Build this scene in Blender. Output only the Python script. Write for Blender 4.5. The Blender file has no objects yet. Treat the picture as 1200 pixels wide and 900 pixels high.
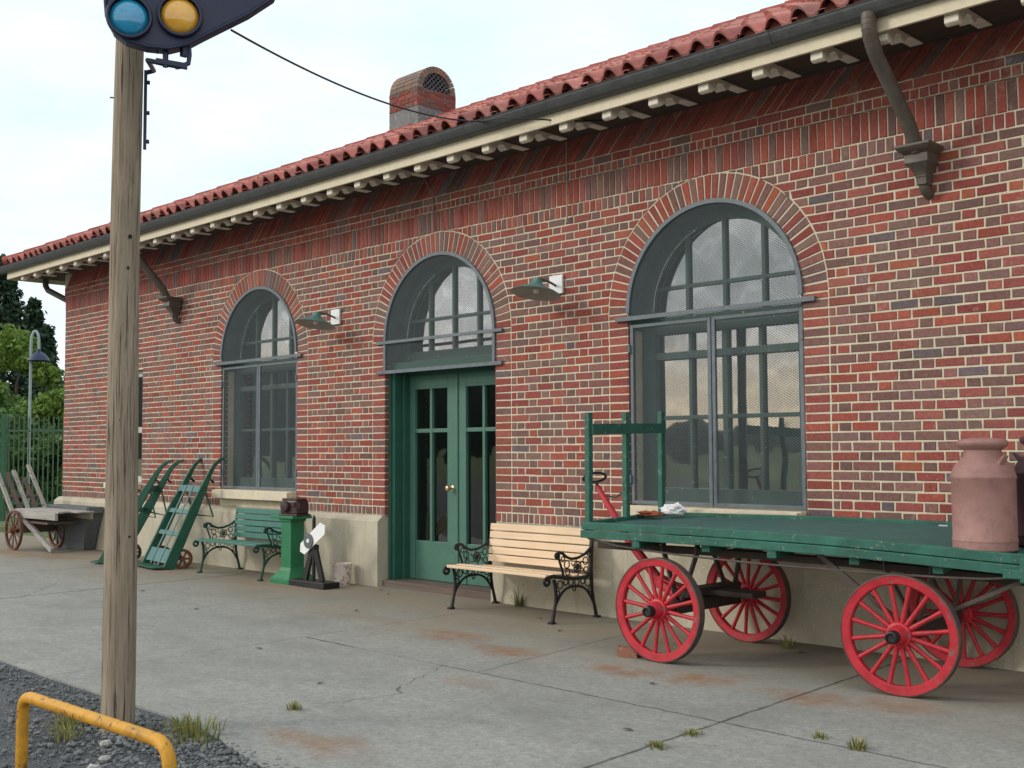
import bpy, math, random
from mathutils import Vector, Matrix, noise as mnoise
random.seed(7)
PI = math.pi
R = math.radians
sc = bpy.context.scene
COL = sc.collection
V = Vector

# ------------------------------------------------------------------ materials
class NT:
    def __init__(s, name):
        s.m = bpy.data.materials.new(name); s.m.use_nodes = True
        s.t = s.m.node_tree; s.t.nodes.clear()
        s.out = s.t.nodes.new('ShaderNodeOutputMaterial')
    def n(s, typ, ins=None, **props):
        nd = s.t.nodes.new(typ)
        for k, v in props.items(): setattr(nd, k, v)
        for k, v in (ins or {}).items(): s.put(nd.inputs[k], v)
        return nd
    def put(s, sock, v):
        if isinstance(v, bpy.types.NodeSocket): s.t.links.new(v, sock)
        else:
            if hasattr(sock, 'type') and sock.type == 'RGBA' and len(v) == 3: v = (*v, 1)
            sock.default_value = v
    def obj(s): return s.n('ShaderNodeTexCoord').outputs['Object']
    def pos(s): return s.n('ShaderNodeNewGeometry').outputs['Position']
    def mapv(s, vec, scale=(1, 1, 1), loc=(0, 0, 0), rot=(0, 0, 0)):
        return s.n('ShaderNodeMapping', {'Vector': vec, 'Scale': scale, 'Location': loc, 'Rotation': rot}).outputs[0]
    def noise(s, vec, scale, detail=4, rough=.55, dist=0):
        return s.n('ShaderNodeTexNoise', {'Vector': vec, 'Scale': scale, 'Detail': detail, 'Roughness': rough, 'Distortion': dist}).outputs[0]
    def vor(s, vec, scale, feature='F1', out='Distance'):
        return s.n('ShaderNodeTexVoronoi', {'Vector': vec, 'Scale': scale}, feature=feature).outputs[out]
    def ramp(s, fac, stops, interp='LINEAR'):
        nd = s.n('ShaderNodeValToRGB', {'Fac': fac}); cr = nd.color_ramp; cr.interpolation = interp
        while len(cr.elements) < len(stops): cr.elements.new(.5)
        for e, (p, c) in zip(cr.elements, stops):
            e.position = p; e.color = (c, c, c, 1) if isinstance(c, (int, float)) else (*c, 1)
        return nd.outputs[0]
    def math(s, op, a, b=0., c=0., clamp=False):
        nd = s.n('ShaderNodeMath', operation=op, use_clamp=clamp)
        for i, v in enumerate((a, b, c)): s.put(nd.inputs[i], v)
        return nd.outputs[0]
    def vm(s, op, a, b=(0, 0, 0), out=0):
        nd = s.n('ShaderNodeVectorMath', operation=op)
        s.put(nd.inputs[0], a); s.put(nd.inputs[1], b)
        return nd.outputs[out]
    def mix(s, f, a, b, blend='MIX'):
        nd = s.n('ShaderNodeMix', data_type='RGBA', blend_type=blend)
        s.put(nd.inputs[0], f); s.put(nd.inputs[6], a); s.put(nd.inputs[7], b)
        return nd.outputs[2]
    def sep(s, v):
        o = s.n('ShaderNodeSeparateXYZ', {'Vector': v}).outputs
        return o[0], o[1], o[2]
    def smooth(s, v, a, b, lo=0., hi=1.):
        return s.n('ShaderNodeMapRange', {'Value': v, 'From Min': a, 'From Max': b, 'To Min': lo, 'To Max': hi}, interpolation_type='SMOOTHSTEP').outputs[0]
    def bump(s, h, strength=.3, dist=.01, normal=None):
        ins = {'Height': h, 'Strength': strength, 'Distance': dist}
        if normal is not None: ins['Normal'] = normal
        return s.n('ShaderNodeBump', ins).outputs[0]
    def pbr(s, col, rough=.6, metal=0., normal=None, spec=.5, **kw):
        ins = {'Base Color': col, 'Roughness': rough, 'Metallic': metal, 'Specular IOR Level': spec}
        if normal is not None: ins['Normal'] = normal
        ins.update(kw)
        b = s.n('ShaderNodeBsdfPrincipled', ins)
        s.t.links.new(b.outputs[0], s.out.inputs[0])
        return s.m

def mul(c, k): return tuple(min(1, x * k) for x in c)

def paint(name, col, rough=.55, chip=None, chipcol=(.2, .17, .13), var=.18, bump=.15, grime=.25, gscale=6, spec=.35):
    t = NT(name); v = t.obj()
    n1 = t.noise(v, gscale, 5, .65)
    c = t.mix(t.ramp(n1, [(.3, 0), (.75, 1)]), mul(col, 1 - var), mul(col, 1 + var))
    dirt = t.ramp(t.noise(v, gscale * 3.1, 6, .7), [(.48, 0), (.72, grime)])
    c = t.mix(dirt, c, mul(col, .45))
    if chip:
        m = t.ramp(t.noise(v, 22, 7, .72), [(1 - chip, 0), (1 - chip + .03, 1)])
        c = t.mix(m, c, chipcol)
        c = t.mix(t.ramp(t.noise(v, 75, 5, .7), [(.66, 0), (.70, .7)]), c, chipcol)
    nb = t.noise(v, 60, 4, .6)
    return t.pbr(c, t.ramp(n1, [(.2, rough - .1), (.8, min(1, rough + .15))]), normal=t.bump(nb, bump, .004), spec=spec)

def wood(name, a, b, axis=0, rough=.7, scale=1., crack=.0, crackcol=(.05, .04, .03), bump=.25):
    t = NT(name); v = t.obj()
    sc_ = [26 * scale] * 3; sc_[axis] = 1.1 * scale
    vv = t.mapv(v, tuple(sc_))
    n1 = t.noise(vv, 1.6, 6, .65, .4)
    n2 = t.noise(v, 2.5, 3)
    c = t.mix(t.ramp(n1, [(.25, 0), (.75, 1)]), a, b)
    c = t.mix(t.ramp(n2, [(.35, 0), (.8, .35)]), c, mul(a, .7))
    h = n1
    if crack:
        vc = t.mapv(v, tuple(x * (1.6 if i != axis else .8) for i, x in enumerate(sc_)))
        k = t.ramp(t.noise(vc, 1.0, 4, .6, .8), [(.30, 1), (.30 + crack, 0)])
        c = t.mix(k, c, crackcol)
        h = t.math('SUBTRACT', n1, k)
    return t.pbr(c, rough, normal=t.bump(h, bump, .006), spec=.25)

def metal(name, col, rough=.5, rust=0., metallic=.0, rustcol=(.16, .06, .025)):
    t = NT(name); v = t.obj()
    n = t.noise(v, 14, 6, .7)
    c = t.mix(t.ramp(n, [(.3, 0), (.7, 1)]), mul(col, .75), mul(col, 1.25))
    if rust: c = t.mix(t.ramp(t.noise(v, 9, 7, .75), [(.75 - rust, 0), (.85 - rust, 1)]), c, rustcol)
    return t.pbr(c, t.ramp(n, [(.2, rough - .12), (.8, rough + .15)]), metallic, t.bump(n, .12, .004), spec=.4)

# bricks: base colour is stored per brick, the shader only adds fired-clay mottling
t = NT('fired_brick'); v = t.obj()
at = t.n('ShaderNodeAttribute', attribute_name='Col').outputs['Color']
n1 = t.noise(v, 38, 6, .7); n2 = t.noise(v, 130, 3, .6); n3 = t.noise(v, 1.1, 4, .6)
c = t.mix(1., at, t.ramp(n1, [(.25, (.66, .66, .68)), (.72, (1.22, 1.18, 1.15))]), 'MULTIPLY')
c = t.mix(t.ramp(n2, [(.62, 0), (.75, .4)]), c, (.07, .05, .05))
c = t.mix(t.ramp(n3, [(.5, 0), (.8, .22)]), c, (.27, .2, .18))
eff = t.math('MULTIPLY', t.ramp(t.noise(t.mapv(v, (1, 1, .55)), 2.6, 7, .72), [(.60, 0), (.74, 1)]), t.ramp(n1, [(.4, 0), (.6, .7)]))
c = t.mix(eff, c, (.5, .46, .4))
sm = t.math('MULTIPLY', t.ramp(t.noise(v, 62, 5, .7), [(.60, 0), (.70, .65)]), t.ramp(t.noise(v, 3.1, 4), [(.4, .25), (.65, 1)]))
c = t.mix(sm, c, (.42, .37, .28))
bl = t.noise(t.mapv(v, (1, 1, .35)), 1.9, 7, .7)
c = t.mix(t.ramp(bl, [(.55, 0), (.72, .38)]), c, (.10, .065, .058))
M_BRICK = t.pbr(c, .82, normal=t.bump(t.math('ADD', n1, t.math('MULTIPLY', n2, .5)), .5, .005), spec=.25)

t = NT('lime_mortar'); v = t.obj()
n1 = t.noise(v, 5, 6, .7); n2 = t.noise(v, 90, 4, .65)
c = t.mix(t.ramp(n1, [(.3, 0), (.7, 1)]), (.52, .47, .35), (.67, .61, .47))
c = t.mix(t.ramp(n2, [(.56, 0), (.7, .45)]), c, (.27, .23, .17))
c = t.mix(t.ramp(t.noise(v, 17, 5, .7), [(.55, 0), (.7, .45)]), c, (.27, .20, .15))
M_MORTAR = t.pbr(c, .9, normal=t.bump(n2, .6, .004), spec=.15)

def concrete_tan(name, a, b):
    t = NT(name); v = t.obj()
    n1 = t.noise(v, 2.2, 6, .65); n2 = t.noise(v, 45, 5, .65)
    c = t.mix(t.ramp(n1, [(.3, 0), (.72, 1)]), a, b)
    x, y, z = t.sep(v)
    d = t.vor(v, 34); pick = t.ramp(t.noise(v, 7, 3), [(.42, 0), (.62, 1)])
    peb = t.math('MULTIPLY', t.ramp(d, [(.16, 1), (.26, 0)]), pick)
    c = t.mix(t.math('MULTIPLY', peb, .75), c, (.62, .59, .5))
    d2 = t.vor(v, 61)
    c = t.mix(t.math('MULTIPLY', t.ramp(d2, [(.12, .7), (.2, 0)]), pick), c, (.2, .17, .12))
    st = t.ramp(t.noise(t.mapv(v, (3.2, 3.2, .35)), 1.6, 6, .7), [(.55, 0), (.75, .6)])
    c = t.mix(st, c, (.19, .165, .11))
    return t.pbr(c, .9, normal=t.bump(t.math('ADD', n2, peb), .5, .008), spec=.2)
M_FOUND = concrete_tan('aggregate_concrete', (.40, .365, .28), (.53, .49, .39))
M_SILL = paint('cream_stone', (.62, .55, .42), .8, .36, (.42, .36, .27), .1, .3, .3)

# platform concrete with joints, cracks, rust stains
t = NT('platform_concrete'); v = t.pos()
x, y, z = t.sep(v)
n1 = t.noise(v, .7, 6, .6); n2 = t.noise(v, 9, 6, .7); n3 = t.noise(v, 120, 4, .7); n4 = t.noise(v, 420, 2, .6)
c = t.mix(t.ramp(n1, [(.3, 0), (.7, 1)]), (.27, .278, .260), (.36, .362, .336))
nm = t.noise(v, 26, 5, .75)
c = t.mix(t.ramp(nm, [(.46, 0), (.62, .6)]), c, (.165, .172, .162))
c = t.mix(t.ramp(t.noise(t.mapv(v, (1, 1, 1), (7, 3, 0)), 40, 4, .7), [(.52, 0), (.66, .55)]), c, (.44, .45, .43))
c = t.mix(t.ramp(n2, [(.4, 0), (.7, .5)]), c, (.19, .195, .185))
c = t.mix(t.ramp(n3, [(.52, 0), (.66, .55)]), c, (.13, .135, .13))
c = t.mix(t.ramp(n4, [(.6, 0), (.7, .5)]), c, (.42, .42, .40))
near = t.smooth(t.math('ADD', y, t.math('MULTIPLY', t.math('SUBTRACT', n1, .5), 2.6)), -2.2, -.5)
c = t.mix(t.math('MULTIPLY', near, .8), c, (.235, .195, .135))
lg = t.noise(t.mapv(v, (.8, 1.3, 1), (3, 9, 0)), 1.3, 7, .7)
c = t.mix(t.ramp(lg, [(.46, 0), (.64, .45)]), c, (.175, .178, .165))
spk = t.vor(v, 16)
c = t.mix(t.math('MULTIPLY', t.ramp(spk, [(.07, .9), (.13, 0)]), t.ramp(n2, [(.5, 0), (.6, 1)])), c, (.09, .088, .08))
warp = t.n('ShaderNodeTexNoise', {'Vector': v, 'Scale': 3.5, 'Detail': 5}).outputs[1]
wv = t.vm('ADD', v, t.vm('MULTIPLY', t.vm('SUBTRACT', warp, (.5, .5, .5)), (.5, .5, 0)))
rust = None
for (rx, ry, ra, rb, k) in [(-6.35, -1.6, .5, .2, .8), (-5.6, -1.75, .42, .26, .9), (-4.6, -1.75, .35, .22, 1), (-5.0, -2.65, .3, .15, .4), (-3.4, -1.65, .42, .22, .9),
                            (-4.05, -1.62, .3, .3, 1), (-4.9, -.75, .3, .12, .8), (-2.9, -1.5, .3, .2, .6), (-10.4, -.75, 1.2, .2, .5), (-4.55, -4.1, .5, .22, .8),
                            (-16.2, -1.1, 1.4, .35, .8), (-14.9, -.95, .8, .22, .7), (-12.0, -.8, .6, .15, .5), (-7.5, -1.5, .9, .25, .35)]:
    d = t.vm('LENGTH', t.vm('MULTIPLY', t.vm('SUBTRACT', wv, (rx, ry, 0)), (1 / ra, 1 / rb, 0)), out=1)
    m = t.math('MULTIPLY', t.smooth(d, 1.1, .1), k)
    rust = m if rust is None else t.math('MAXIMUM', rust, m)
rust = t.math('MULTIPLY', rust, t.ramp(n2, [(.3, .35), (.65, 1)]))
c = t.mix(t.math('MULTIPLY', rust, .9), c, t.mix(n2, (.30, .155, .07), (.20, .10, .05)))
wig = t.n('ShaderNodeTexNoise', {'Vector': v, 'Scale': 7, 'Detail': 6}).outputs[1]
jv = t.vm('ADD', v, t.vm('MULTIPLY', t.vm('SUBTRACT', wig, (.5, .5, .5)), (.035, .035, 0)))
crk = None
def seg(a, b, w, k, src):
    global crk
    dx, dy = b[0] - a[0], b[1] - a[1]; L = math.hypot(dx, dy); dx /= L; dy /= L
    p = t.vm('SUBTRACT', src, (a[0], a[1], 0))
    al = t.vm('DOT_PRODUCT', p, (dx, dy, 0), out=1); ac = t.math('ABSOLUTE', t.vm('DOT_PRODUCT', p, (-dy, dx, 0), out=1))
    m = t.math('MULTIPLY', t.smooth(ac, w, w * .25), t.math('MULTIPLY', t.math('GREATER_THAN', al, 0), t.math('LESS_THAN', al, L)))
    m = t.math('MULTIPLY', m, k)
    crk = m if crk is None else t.math('MAXIMUM', crk, m)
sv = t.vm('ADD', v, t.vm('MULTIPLY', t.vm('SUBTRACT', wig, (.5, .5, .5)), (.16, .16, 0)))
for a, b, w, k, s in [((-11.25, -.3), (-10.93, -4.4), .022, .95, jv), ((-9.2, -.5), (-9.05, -4.4), .012, .4, jv), ((-7.2, -.1), (-7.02, -4.4), .012, .45, jv),
                      ((-7.12, -2.38), (-6.5, -2.39), .016, .9, jv), ((-6.5, -2.4), (-5.5, -2.41), .008, .5, jv), ((-5.55, -2.41), (3.0, -2.52), .014, .75, jv),
                      ((-5.55, -.1), (-5.2, -2.41), .012, .55, jv), ((-3.5, -.1), (-3.26, -4.6), .016, .85, jv), ((-1.5, -.1), (-1.35, -4.6), .016, .8, jv),
                      ((-5.5, -2.4), (-5.22, -3.03), .007, .65, sv), ((-5.22, -3.03), (-5.06, -3.12), .009, .8, sv), ((-5.06, -3.12), (-5.16, -3.6), .008, .65, sv),
                      ((-10.9, -3.0), (-11.9, -2.2), .008, .6, sv), ((-13.3, -.3), (-13.2, -4.4), .016, .7, jv), ((-15.4, -.3), (-15.3, -4.4), .016, .6, jv)]:
    seg(a, b, w, k, s)
c = t.mix(t.math('MULTIPLY', crk, t.ramp(n2, [(.3, .55), (.55, 1)])), c, (.05, .05, .045))
hh = t.math('SUBTRACT', t.math('ADD', t.math('MULTIPLY', n3, .6), t.math('MULTIPLY', n4, .4)), t.math('MULTIPLY', crk, 1.6))
M_PLAT = t.pbr(c, .88, normal=t.bump(hh, .55, .006), spec=.25)

t = NT('asphalt'); v = t.pos()
n1 = t.noise(v, .9, 5); n2 = t.noise(v, 60, 5, .7); d = t.vor(v, 95)
c = t.mix(t.ramp(n1, [(.3, 0), (.7, 1)]), (.07, .076, .084), (.12, .128, .136))
c = t.mix(t.ramp(d, [(.1, .8), (.34, 0)]), c, (.27, .28, .28))
c = t.mix(t.ramp(n2, [(.5, 0), (.7, .7)]), c, (.035, .037, .04))
M_ASPH = t.pbr(c, .9, normal=t.bump(t.math('ADD', n2, d), .9, .012), spec=.3)

t = NT('grassy_earth'); v = t.pos()
c = t.mix(t.ramp(t.noise(v, .5, 6), [(.35, 0), (.65, 1)]), (.05, .085, .022), (.10, .13, .04))
M_EARTH = t.pbr(c, .95, normal=t.bump(t.noise(v, 25, 5), .6, .05))

M_GREEN = paint('green_deck_paint', (.026, .120, .088), .55, .40, (.17, .20, .17), .3, .35, .5, 5)
M_DECK = wood('green_worn_planks', (.038, .098, .090), (.068, .145, .138), 0, .7, .8, .05, (.03, .06, .05))
M_DOORG = paint('green_door_paint', (.066, .165, .125), .45, None, (.1, .1, .1), .10, .08, .25, 4)
M_DOORDK = paint('dark_green_trim', (.026, .105, .075), .5, None, (.1, .1, .1), .15, .1, .3, 4)
M_RED = paint('red_wheel_paint', (.46, .020, .034), .45, .42, (.20, .10, .09), .22, .25, .5, 8, .4)
M_TYRE = metal('dark_iron_tyre', (.065, .055, .055), .6, .25)
M_BLACK = metal('black_cast_iron', (.014, .014, .016), .45)
M_GRNIRON = metal('dark_green_iron', (.012, .05, .036), .45)
M_IRON = metal('brown_weathered_iron', (.085, .07, .06), .65, .18)
M_DKWOOD = wood('dark_oily_wood', (.03, .025, .022), (.07, .055, .045), 0, .7)
M_PINE = wood('light_pine_slats', (.66, .47, .30), (.80, .63, .45), 0, .5, .7, 0, bump=.1)
M_GSLAT = paint('green_slat_paint', (.045, .165, .135), .5, .3, (.03, .08, .06), .15, .1, .3)
M_TRUCKG = paint('green_truck_paint', (.020, .095, .062), .5, .3, (.1, .11, .1), .2, .15, .35)
M_TRUCKB = paint('faded_green_blue_boards', (.085, .19, .185), .6, .33, (.05, .1, .09), .2, .15, .35)
M_GREYW = wood('weathered_grey_wood', (.27, .255, .235), (.46, .44, .41), 0, .85, .8, .10, (.05, .045, .04))
M_BRNW = wood('weathered_brown_wood', (.09, .065, .055), (.19, .15, .13), 0, .85, .8, .08, (.03, .025, .02))
M_RUSTW = metal('rusty_wheel_iron', (.10, .045, .035), .75, .3)
M_POLE = wood('bleached_pole_wood', (.20, .158, .115), (.42, .35, .27), 2, .9, 2.1, .12, (.05, .037, .028), 1.0)
M_SLATE = wood('slate_painted_boards', (.085, .098, .108), (.15, .165, .175), 0, .7, .5)
M_PED = paint('green_post_paint', (.022, .17, .075), .45, .3, (.02, .07, .04), .15, .1, .25)
M_BOXM = paint('maroon_relay_paint', (.05, .025, .028), .4, .36, (.12, .08, .07), .3, .2, .4)
M_WHITE = paint('white_enamel', (.78, .79, .80), .45, .28, (.3, .2, .15), .05, .05, .12)
M_BUCKET = paint('rusty_white_bucket', (.66, .58, .53), .6, .44, (.24, .09, .04), .1, .2, .3)
M_CAN = paint('dusty_pink_can_paint', (.32, .175, .155), .55, .335, (.09, .04, .035), .16, .3, .5, 4)
M_CAN2 = paint('dark_maroon_can_paint', (.085, .038, .05), .45, .32, (.05, .025, .025), .2, .15, .3, 3)
M_CREAM = paint('cream_eave_paint', (.68, .60, .44), .55, .33, (.4, .33, .24), .10, .1, .25)
M_TAIL = paint('cream_tail_paint', (.74, .69, .57), .6, .3, (.35, .3, .22), .12, .1, .3)
M_SOFFIT = wood('stained_soffit_boards', (.055, .042, .034), (.10, .08, .065), 0, .85)
M_GUTTER = metal('weathered_gutter_metal', (.085, .088, .09), .45, .0)
M_SPOUT = metal('brown_downspout_metal', (.10, .085, .068), .5, .06)
M_FRAME = paint('grey_green_window_frame', (.062, .105, .095), .6, .36, (.4, .4, .37), .15, .15, .3)
M_REVEAL = paint('grey_green_reveal_paint', (.085, .125, .122), .7, None, (.4, .4, .37), .18, .15, .3)
M_STEEL = metal('blue_grey_screen_steel', (.12, .145, .165), .5, .05)
M_FENCE = paint('green_fence_paint', (.03, .11, .055), .5, None)
M_PICKET = paint('pale_green_picket_paint', (.055, .12, .075), .5, None)
M_YELLOW = paint('yellow_rail_paint', (.56, .28, .025), .5, .425, (.16, .085, .04), .2, .3, .6, 9)
M_SIGNAL = metal('navy_black_signal_enamel', (.018, .024, .062), .42)
M_TEAL = paint('green_blue_lamp_enamel', (.10, .22, .21), .4, None)
M_LAMPIN = paint('grey_lamp_inner_enamel', (.34, .335, .30), .5, None)
M_NAVY = paint('dark_blue_lamp_enamel', (.02, .035, .09), .4, None)
M_CARD = paint('cardboard', (.42, .24, .11), .85, None)
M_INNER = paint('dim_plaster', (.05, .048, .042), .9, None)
M_BRASS = metal('worn_brass', (.55, .42, .25), .35, 0, .9)
M_PAPER = paint('crumpled_white_plastic', (.72, .72, .74), .4, None)
M_WRAP = paint('red_brown_wrapper', (.33, .09, .045), .7, None)
M_CHOCK = paint('old_red_brick', (.30, .13, .09), .9, .4, (.4, .33, .25))
M_WIRE = metal('black_cable', (.02, .02, .025), .6)
M_CHIMG = paint('grey_chimney_render', (.17, .18, .185), .85, .42, (.3, .3, .29), .3, .4, .4, 3)
M_LATT = metal('dark_lattice_iron', (.09, .10, .12), .6)
M_DARK = metal('hollow_shade', (.012, .012, .014), .9)  # near-black colour painted in for the dark inside hollows
M_COND = paint('pale_conduit', (.34, .31, .27), .7)
M_STONE = paint('grey_gravel', (.15, .16, .165), .9, None, var=.65, gscale=9)
M_PALE = paint('pale_stone', (.36, .36, .34), .9, None, var=.2, gscale=9)
M_BARK = wood('bark', (.05, .038, .03), (.10, .08, .06), 2)

t = NT('clay_tile')
at = t.n('ShaderNodeAttribute', attribute_name='Col').outputs['Color']
v = t.obj(); n1 = t.noise(v, 9, 6, .7); n2 = t.noise(v, 70, 3)
c = t.mix(1., at, t.ramp(n1, [(.25, .7), (.75, 1.2)]), 'MULTIPLY')
c = t.mix(t.ramp(t.noise(v, 2.3, 6, .75), [(.58, 0), (.75, .5)]), c, (.10, .07, .06))
M_TILE = t.pbr(c, .75, normal=t.bump(n2, .3, .004), spec=.3)

def leafmat(name, a, b, trans=.25):
    t = NT(name)
    at = t.n('ShaderNodeAttribute', attribute_name='Col').outputs['Fac']
    c = t.mix(at, a, b)
    p = t.n('ShaderNodeBsdfPrincipled', {'Base Color': c, 'Roughness': .55, 'Specular IOR Level': .25})
    tr = t.n('ShaderNodeBsdfTranslucent', {'Color': c})
    mx = t.n('ShaderNodeMixShader', {0: trans, 1: p.outputs[0], 2: tr.outputs[0]})
    t.t.links.new(mx.outputs[0], t.out.inputs[0]); return t.m
M_CONIF = leafmat('conifer_needles', (.018, .040, .024), (.052, .095, .052), .12)
M_LEAF = leafmat('bright_leaves', (.09, .16, .03), (.21, .31, .06), .3)
M_LEAF2 = leafmat('mid_leaves', (.04, .092, .022), (.11, .19, .045), .25)
M_WEED = leafmat('weed_blades', (.09, .15, .03), (.36, .31, .13), .3)
M_HILL = paint('forest_hill', (.022, .035, .028), .95, None, (.1, .1, .1), .4, 0, .3, .02)

def glassmat(name, tint, k, base):
    t = NT(name); v = t.obj()
    nn = t.bump(t.noise(t.mapv(v, (1, 1, .7)), 2.2, 2), .10, .05)
    lw = t.n('ShaderNodeFresnel', {'IOR': 1.5, 'Normal': nn}).outputs[0]
    f = t.math('ADD', t.math('MULTIPLY', lw, k), base, clamp=True)
    g = t.n('ShaderNodeBsdfGlossy', {'Color': (.95, .97, .97, 1), 'Roughness': .02, 'Normal': nn})
    tr = t.n('ShaderNodeBsdfTransparent', {'Color': tint})
    mx = t.n('ShaderNodeMixShader', {0: f, 1: tr.outputs[0], 2: g.outputs[0]})
    t.t.links.new(mx.outputs[0], t.out.inputs[0]); return t.m
M_GLASS = glassmat('old_window_glass', (.36, .42, .42), 2.4, .34)
M_DGLASS = glassmat('dark_door_glass', (.27, .30, .30), 1.3, .07)

t = NT('expanded_metal_mesh'); v = t.obj()
x, y, z = t.sep(v)
a = t.math('ADD', t.math('MULTIPLY', x, 1 / .034), t.math('MULTIPLY', z, 1 / .020)); b = t.math('SUBTRACT', t.math('MULTIPLY', x, 1 / .034), t.math('MULTIPLY', z, 1 / .020))
da = t.math('ABSOLUTE', t.math('SUBTRACT', t.math('FRACT', a), .5)); db = t.math('ABSOLUTE', t.math('SUBTRACT', t.math('FRACT', b), .5))
f = t.math('GREATER_THAN', t.math('MAXIMUM', da, db), .418)
p = t.n('ShaderNodeBsdfPrincipled', {'Base Color': (.075, .10, .11, 1), 'Roughness': .6})
tr = t.n('ShaderNodeBsdfTransparent')
mx = t.n('ShaderNodeMixShader', {0: f, 1: tr.outputs[0], 2: p.outputs[0]})
t.t.links.new(mx.outputs[0], t.out.inputs[0]); M_MESH = t.m

def lens(name, a, b):
    t = NT(name); v = t.obj()
    c = t.mix(t.ramp(t.noise(v, 9, 3), [(.3, 0), (.7, 1)]), a, b)
    return t.pbr(c, .12, spec=.7, **{'Coat Weight': .6, 'Coat Roughness': .05})
M_BLUE = lens('blue_signal_lens', (.01, .20, .44), (.02, .33, .56))
M_AMBER = lens('amber_signal_lens', (.66, .32, .02), (.80, .44, .06))
M_REDL = lens('red_signal_lens', (.4, .01, .01), (.5, .03, .02))

# ------------------------------------------------------------------ mesh builder
WM = {}
class MB:
    def __init__(s): s.v = []; s.f = []; s.mi = []; s.sm = []; s.col = {}
    def add(s, vs, fs, mi=0, smooth=False, col=None):
        o = len(s.v); s.v += [tuple(p) for p in vs]
        for f in fs:
            if col is not None: s.col[len(s.f)] = col
            s.f.append([i + o for i in f]); s.mi.append(mi); s.sm.append(smooth)
        return s
    def box(s, c, d, rot=None, mi=0, jit=0., taper=None):
        hx, hy, hz = d[0] / 2, d[1] / 2, d[2] / 2
        vs = [V((sx * hx, sy * hy, sz * hz)) for sx in (-1, 1) for sy in (-1, 1) for sz in (-1, 1)]
        if taper:
            for p in vs:
                if p.z > 0: p.x *= taper; p.y *= taper
        if jit: vs = [p + V([random.uniform(-jit, jit) for _ in range(3)]) for p in vs]
        if rot is not None: vs = [rot @ p for p in vs]
        c = V(c); vs = [p + c for p in vs]
        return s.add(vs, [(0, 1, 3, 2), (4, 6, 7, 5), (0, 4, 5, 1), (2, 3, 7, 6), (0, 2, 6, 4), (1, 5, 7, 3)], mi)
    def beam(s, a, b, w, h, up=(0, 0, 1), mi=0):
        a, b = V(a), V(b); d = (b - a); L = d.length; d.normalize()
        sx = d.cross(V(up)).normalized(); uz = sx.cross(d)
        m = Matrix((d, -sx, uz)).transposed()
        return s.box((a + b) / 2, (L, w, h), m, mi)
    def tube(s, pts, r, n=8, closed=False, mi=0, flat=None, cap=True, smooth=True):
        pts = [V(p) for p in pts]; N = len(pts)
        rr = r if isinstance(r, (list, tuple)) else [r] * N
        T = []
        for i in range(N):
            if closed: d = pts[(i + 1) % N] - pts[i - 1]
            else: d = pts[min(i + 1, N - 1)] - pts[max(i - 1, 0)]
            T.append(d.normalized())
        ref = V((0, 0, 1)) if abs(T[0].z) < .9 else V((0, 1, 0))
        nn = (ref - T[0] * ref.dot(T[0])).normalized(); vs = []; fs = []
        for i in range(N):
            nn = nn - T[i] * nn.dot(T[i]); nn.normalize(); bb = T[i].cross(nn)
            for k in range(n):
                a = 2 * PI * k / n
                vs.append(pts[i] + (nn * math.cos(a) + bb * math.sin(a)) * rr[i])
        for i in range(N if closed else N - 1):
            j = (i + 1) % N
            for k in range(n): fs.append((i * n + k, i * n + (k + 1) % n, j * n + (k + 1) % n, j * n + k))
        if cap and not closed: fs += [tuple(range(n))[::-1], tuple((N - 1) * n + k for k in range(n))]
        return s.add(vs, fs, mi, smooth)
    def lathe(s, prof, M=None, n=32, mi=0, smooth=True, closed=False):
        M = M or Matrix(); vs = []; fs = []; N = len(prof)
        for r, z in prof:
            for k in range(n):
                a = 2 * PI * k / n; vs.append(M @ V((r * math.cos(a), r * math.sin(a), z)))
        for i in range(N if closed else N - 1):
            j = (i + 1) % N
            for k in range(n): fs.append((i * n + k, i * n + (k + 1) % n, j * n + (k + 1) % n, j * n + k))
        return s.add(vs, fs, mi, smooth)
    def prism(s, poly, d, mi=0, smooth=False):
        poly = [V(p) for p in poly]; d = V(d); n = len(poly)
        return s.add(poly + [p + d for p in poly], [tuple(range(n))[::-1], tuple(range(n, 2 * n))] + [(i, (i + 1) % n, (i + 1) % n + n, i + n) for i in range(n)], mi, smooth)
    def build(s, name, mats, parent=None, M=None, bevel=0., kind=None, recalc=True, ang=None, world=True):
        """world=True: vertices are world coordinates; M gives the object's own matrix relative to its parent (verts then local)."""
        me = bpy.data.meshes.new(name)
        P = WM[parent] if parent else Matrix()
        Ml = M if M is not None else Matrix()
        vs = s.v
        if world and M is None:
            inv = P.inverted(); vs = [tuple(inv @ V(p)) for p in s.v]
        me.from_pydata(vs, [], s.f)
        if not isinstance(mats, (list, tuple)): mats = [mats]
        for m in mats: me.materials.append(m)
        me.polygons.foreach_set('material_index', s.mi); me.polygons.foreach_set('use_smooth', s.sm)
        if s.col:
            ca = me.color_attributes.new('Col', 'FLOAT_COLOR', 'CORNER')
            for p in me.polygons:
                cc = s.col.get(p.index, (.5, .5, .5))
                for li in p.loop_indices: ca.data[li].color = (*cc, 1)
        if recalc:
            import bmesh
            bm = bmesh.new(); bm.from_mesh(me); bmesh.ops.recalc_face_normals(bm, faces=bm.faces); bm.to_mesh(me); bm.free()
        if any(s.sm): me.set_sharp_from_angle(angle=R(38))
        me.update()
        o = bpy.data.objects.new(name, me); COL.objects.link(o)
        if parent: o.parent = parent
        o.matrix_local = Ml; WM[o] = P @ Ml
        if bevel:
            b = o.modifiers.new('edge', 'BEVEL'); b.width = bevel; b.segments = 2; b.limit_method = 'ANGLE'; b.angle_limit = .6
        if kind: o['kind'] = kind
        return o

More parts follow.
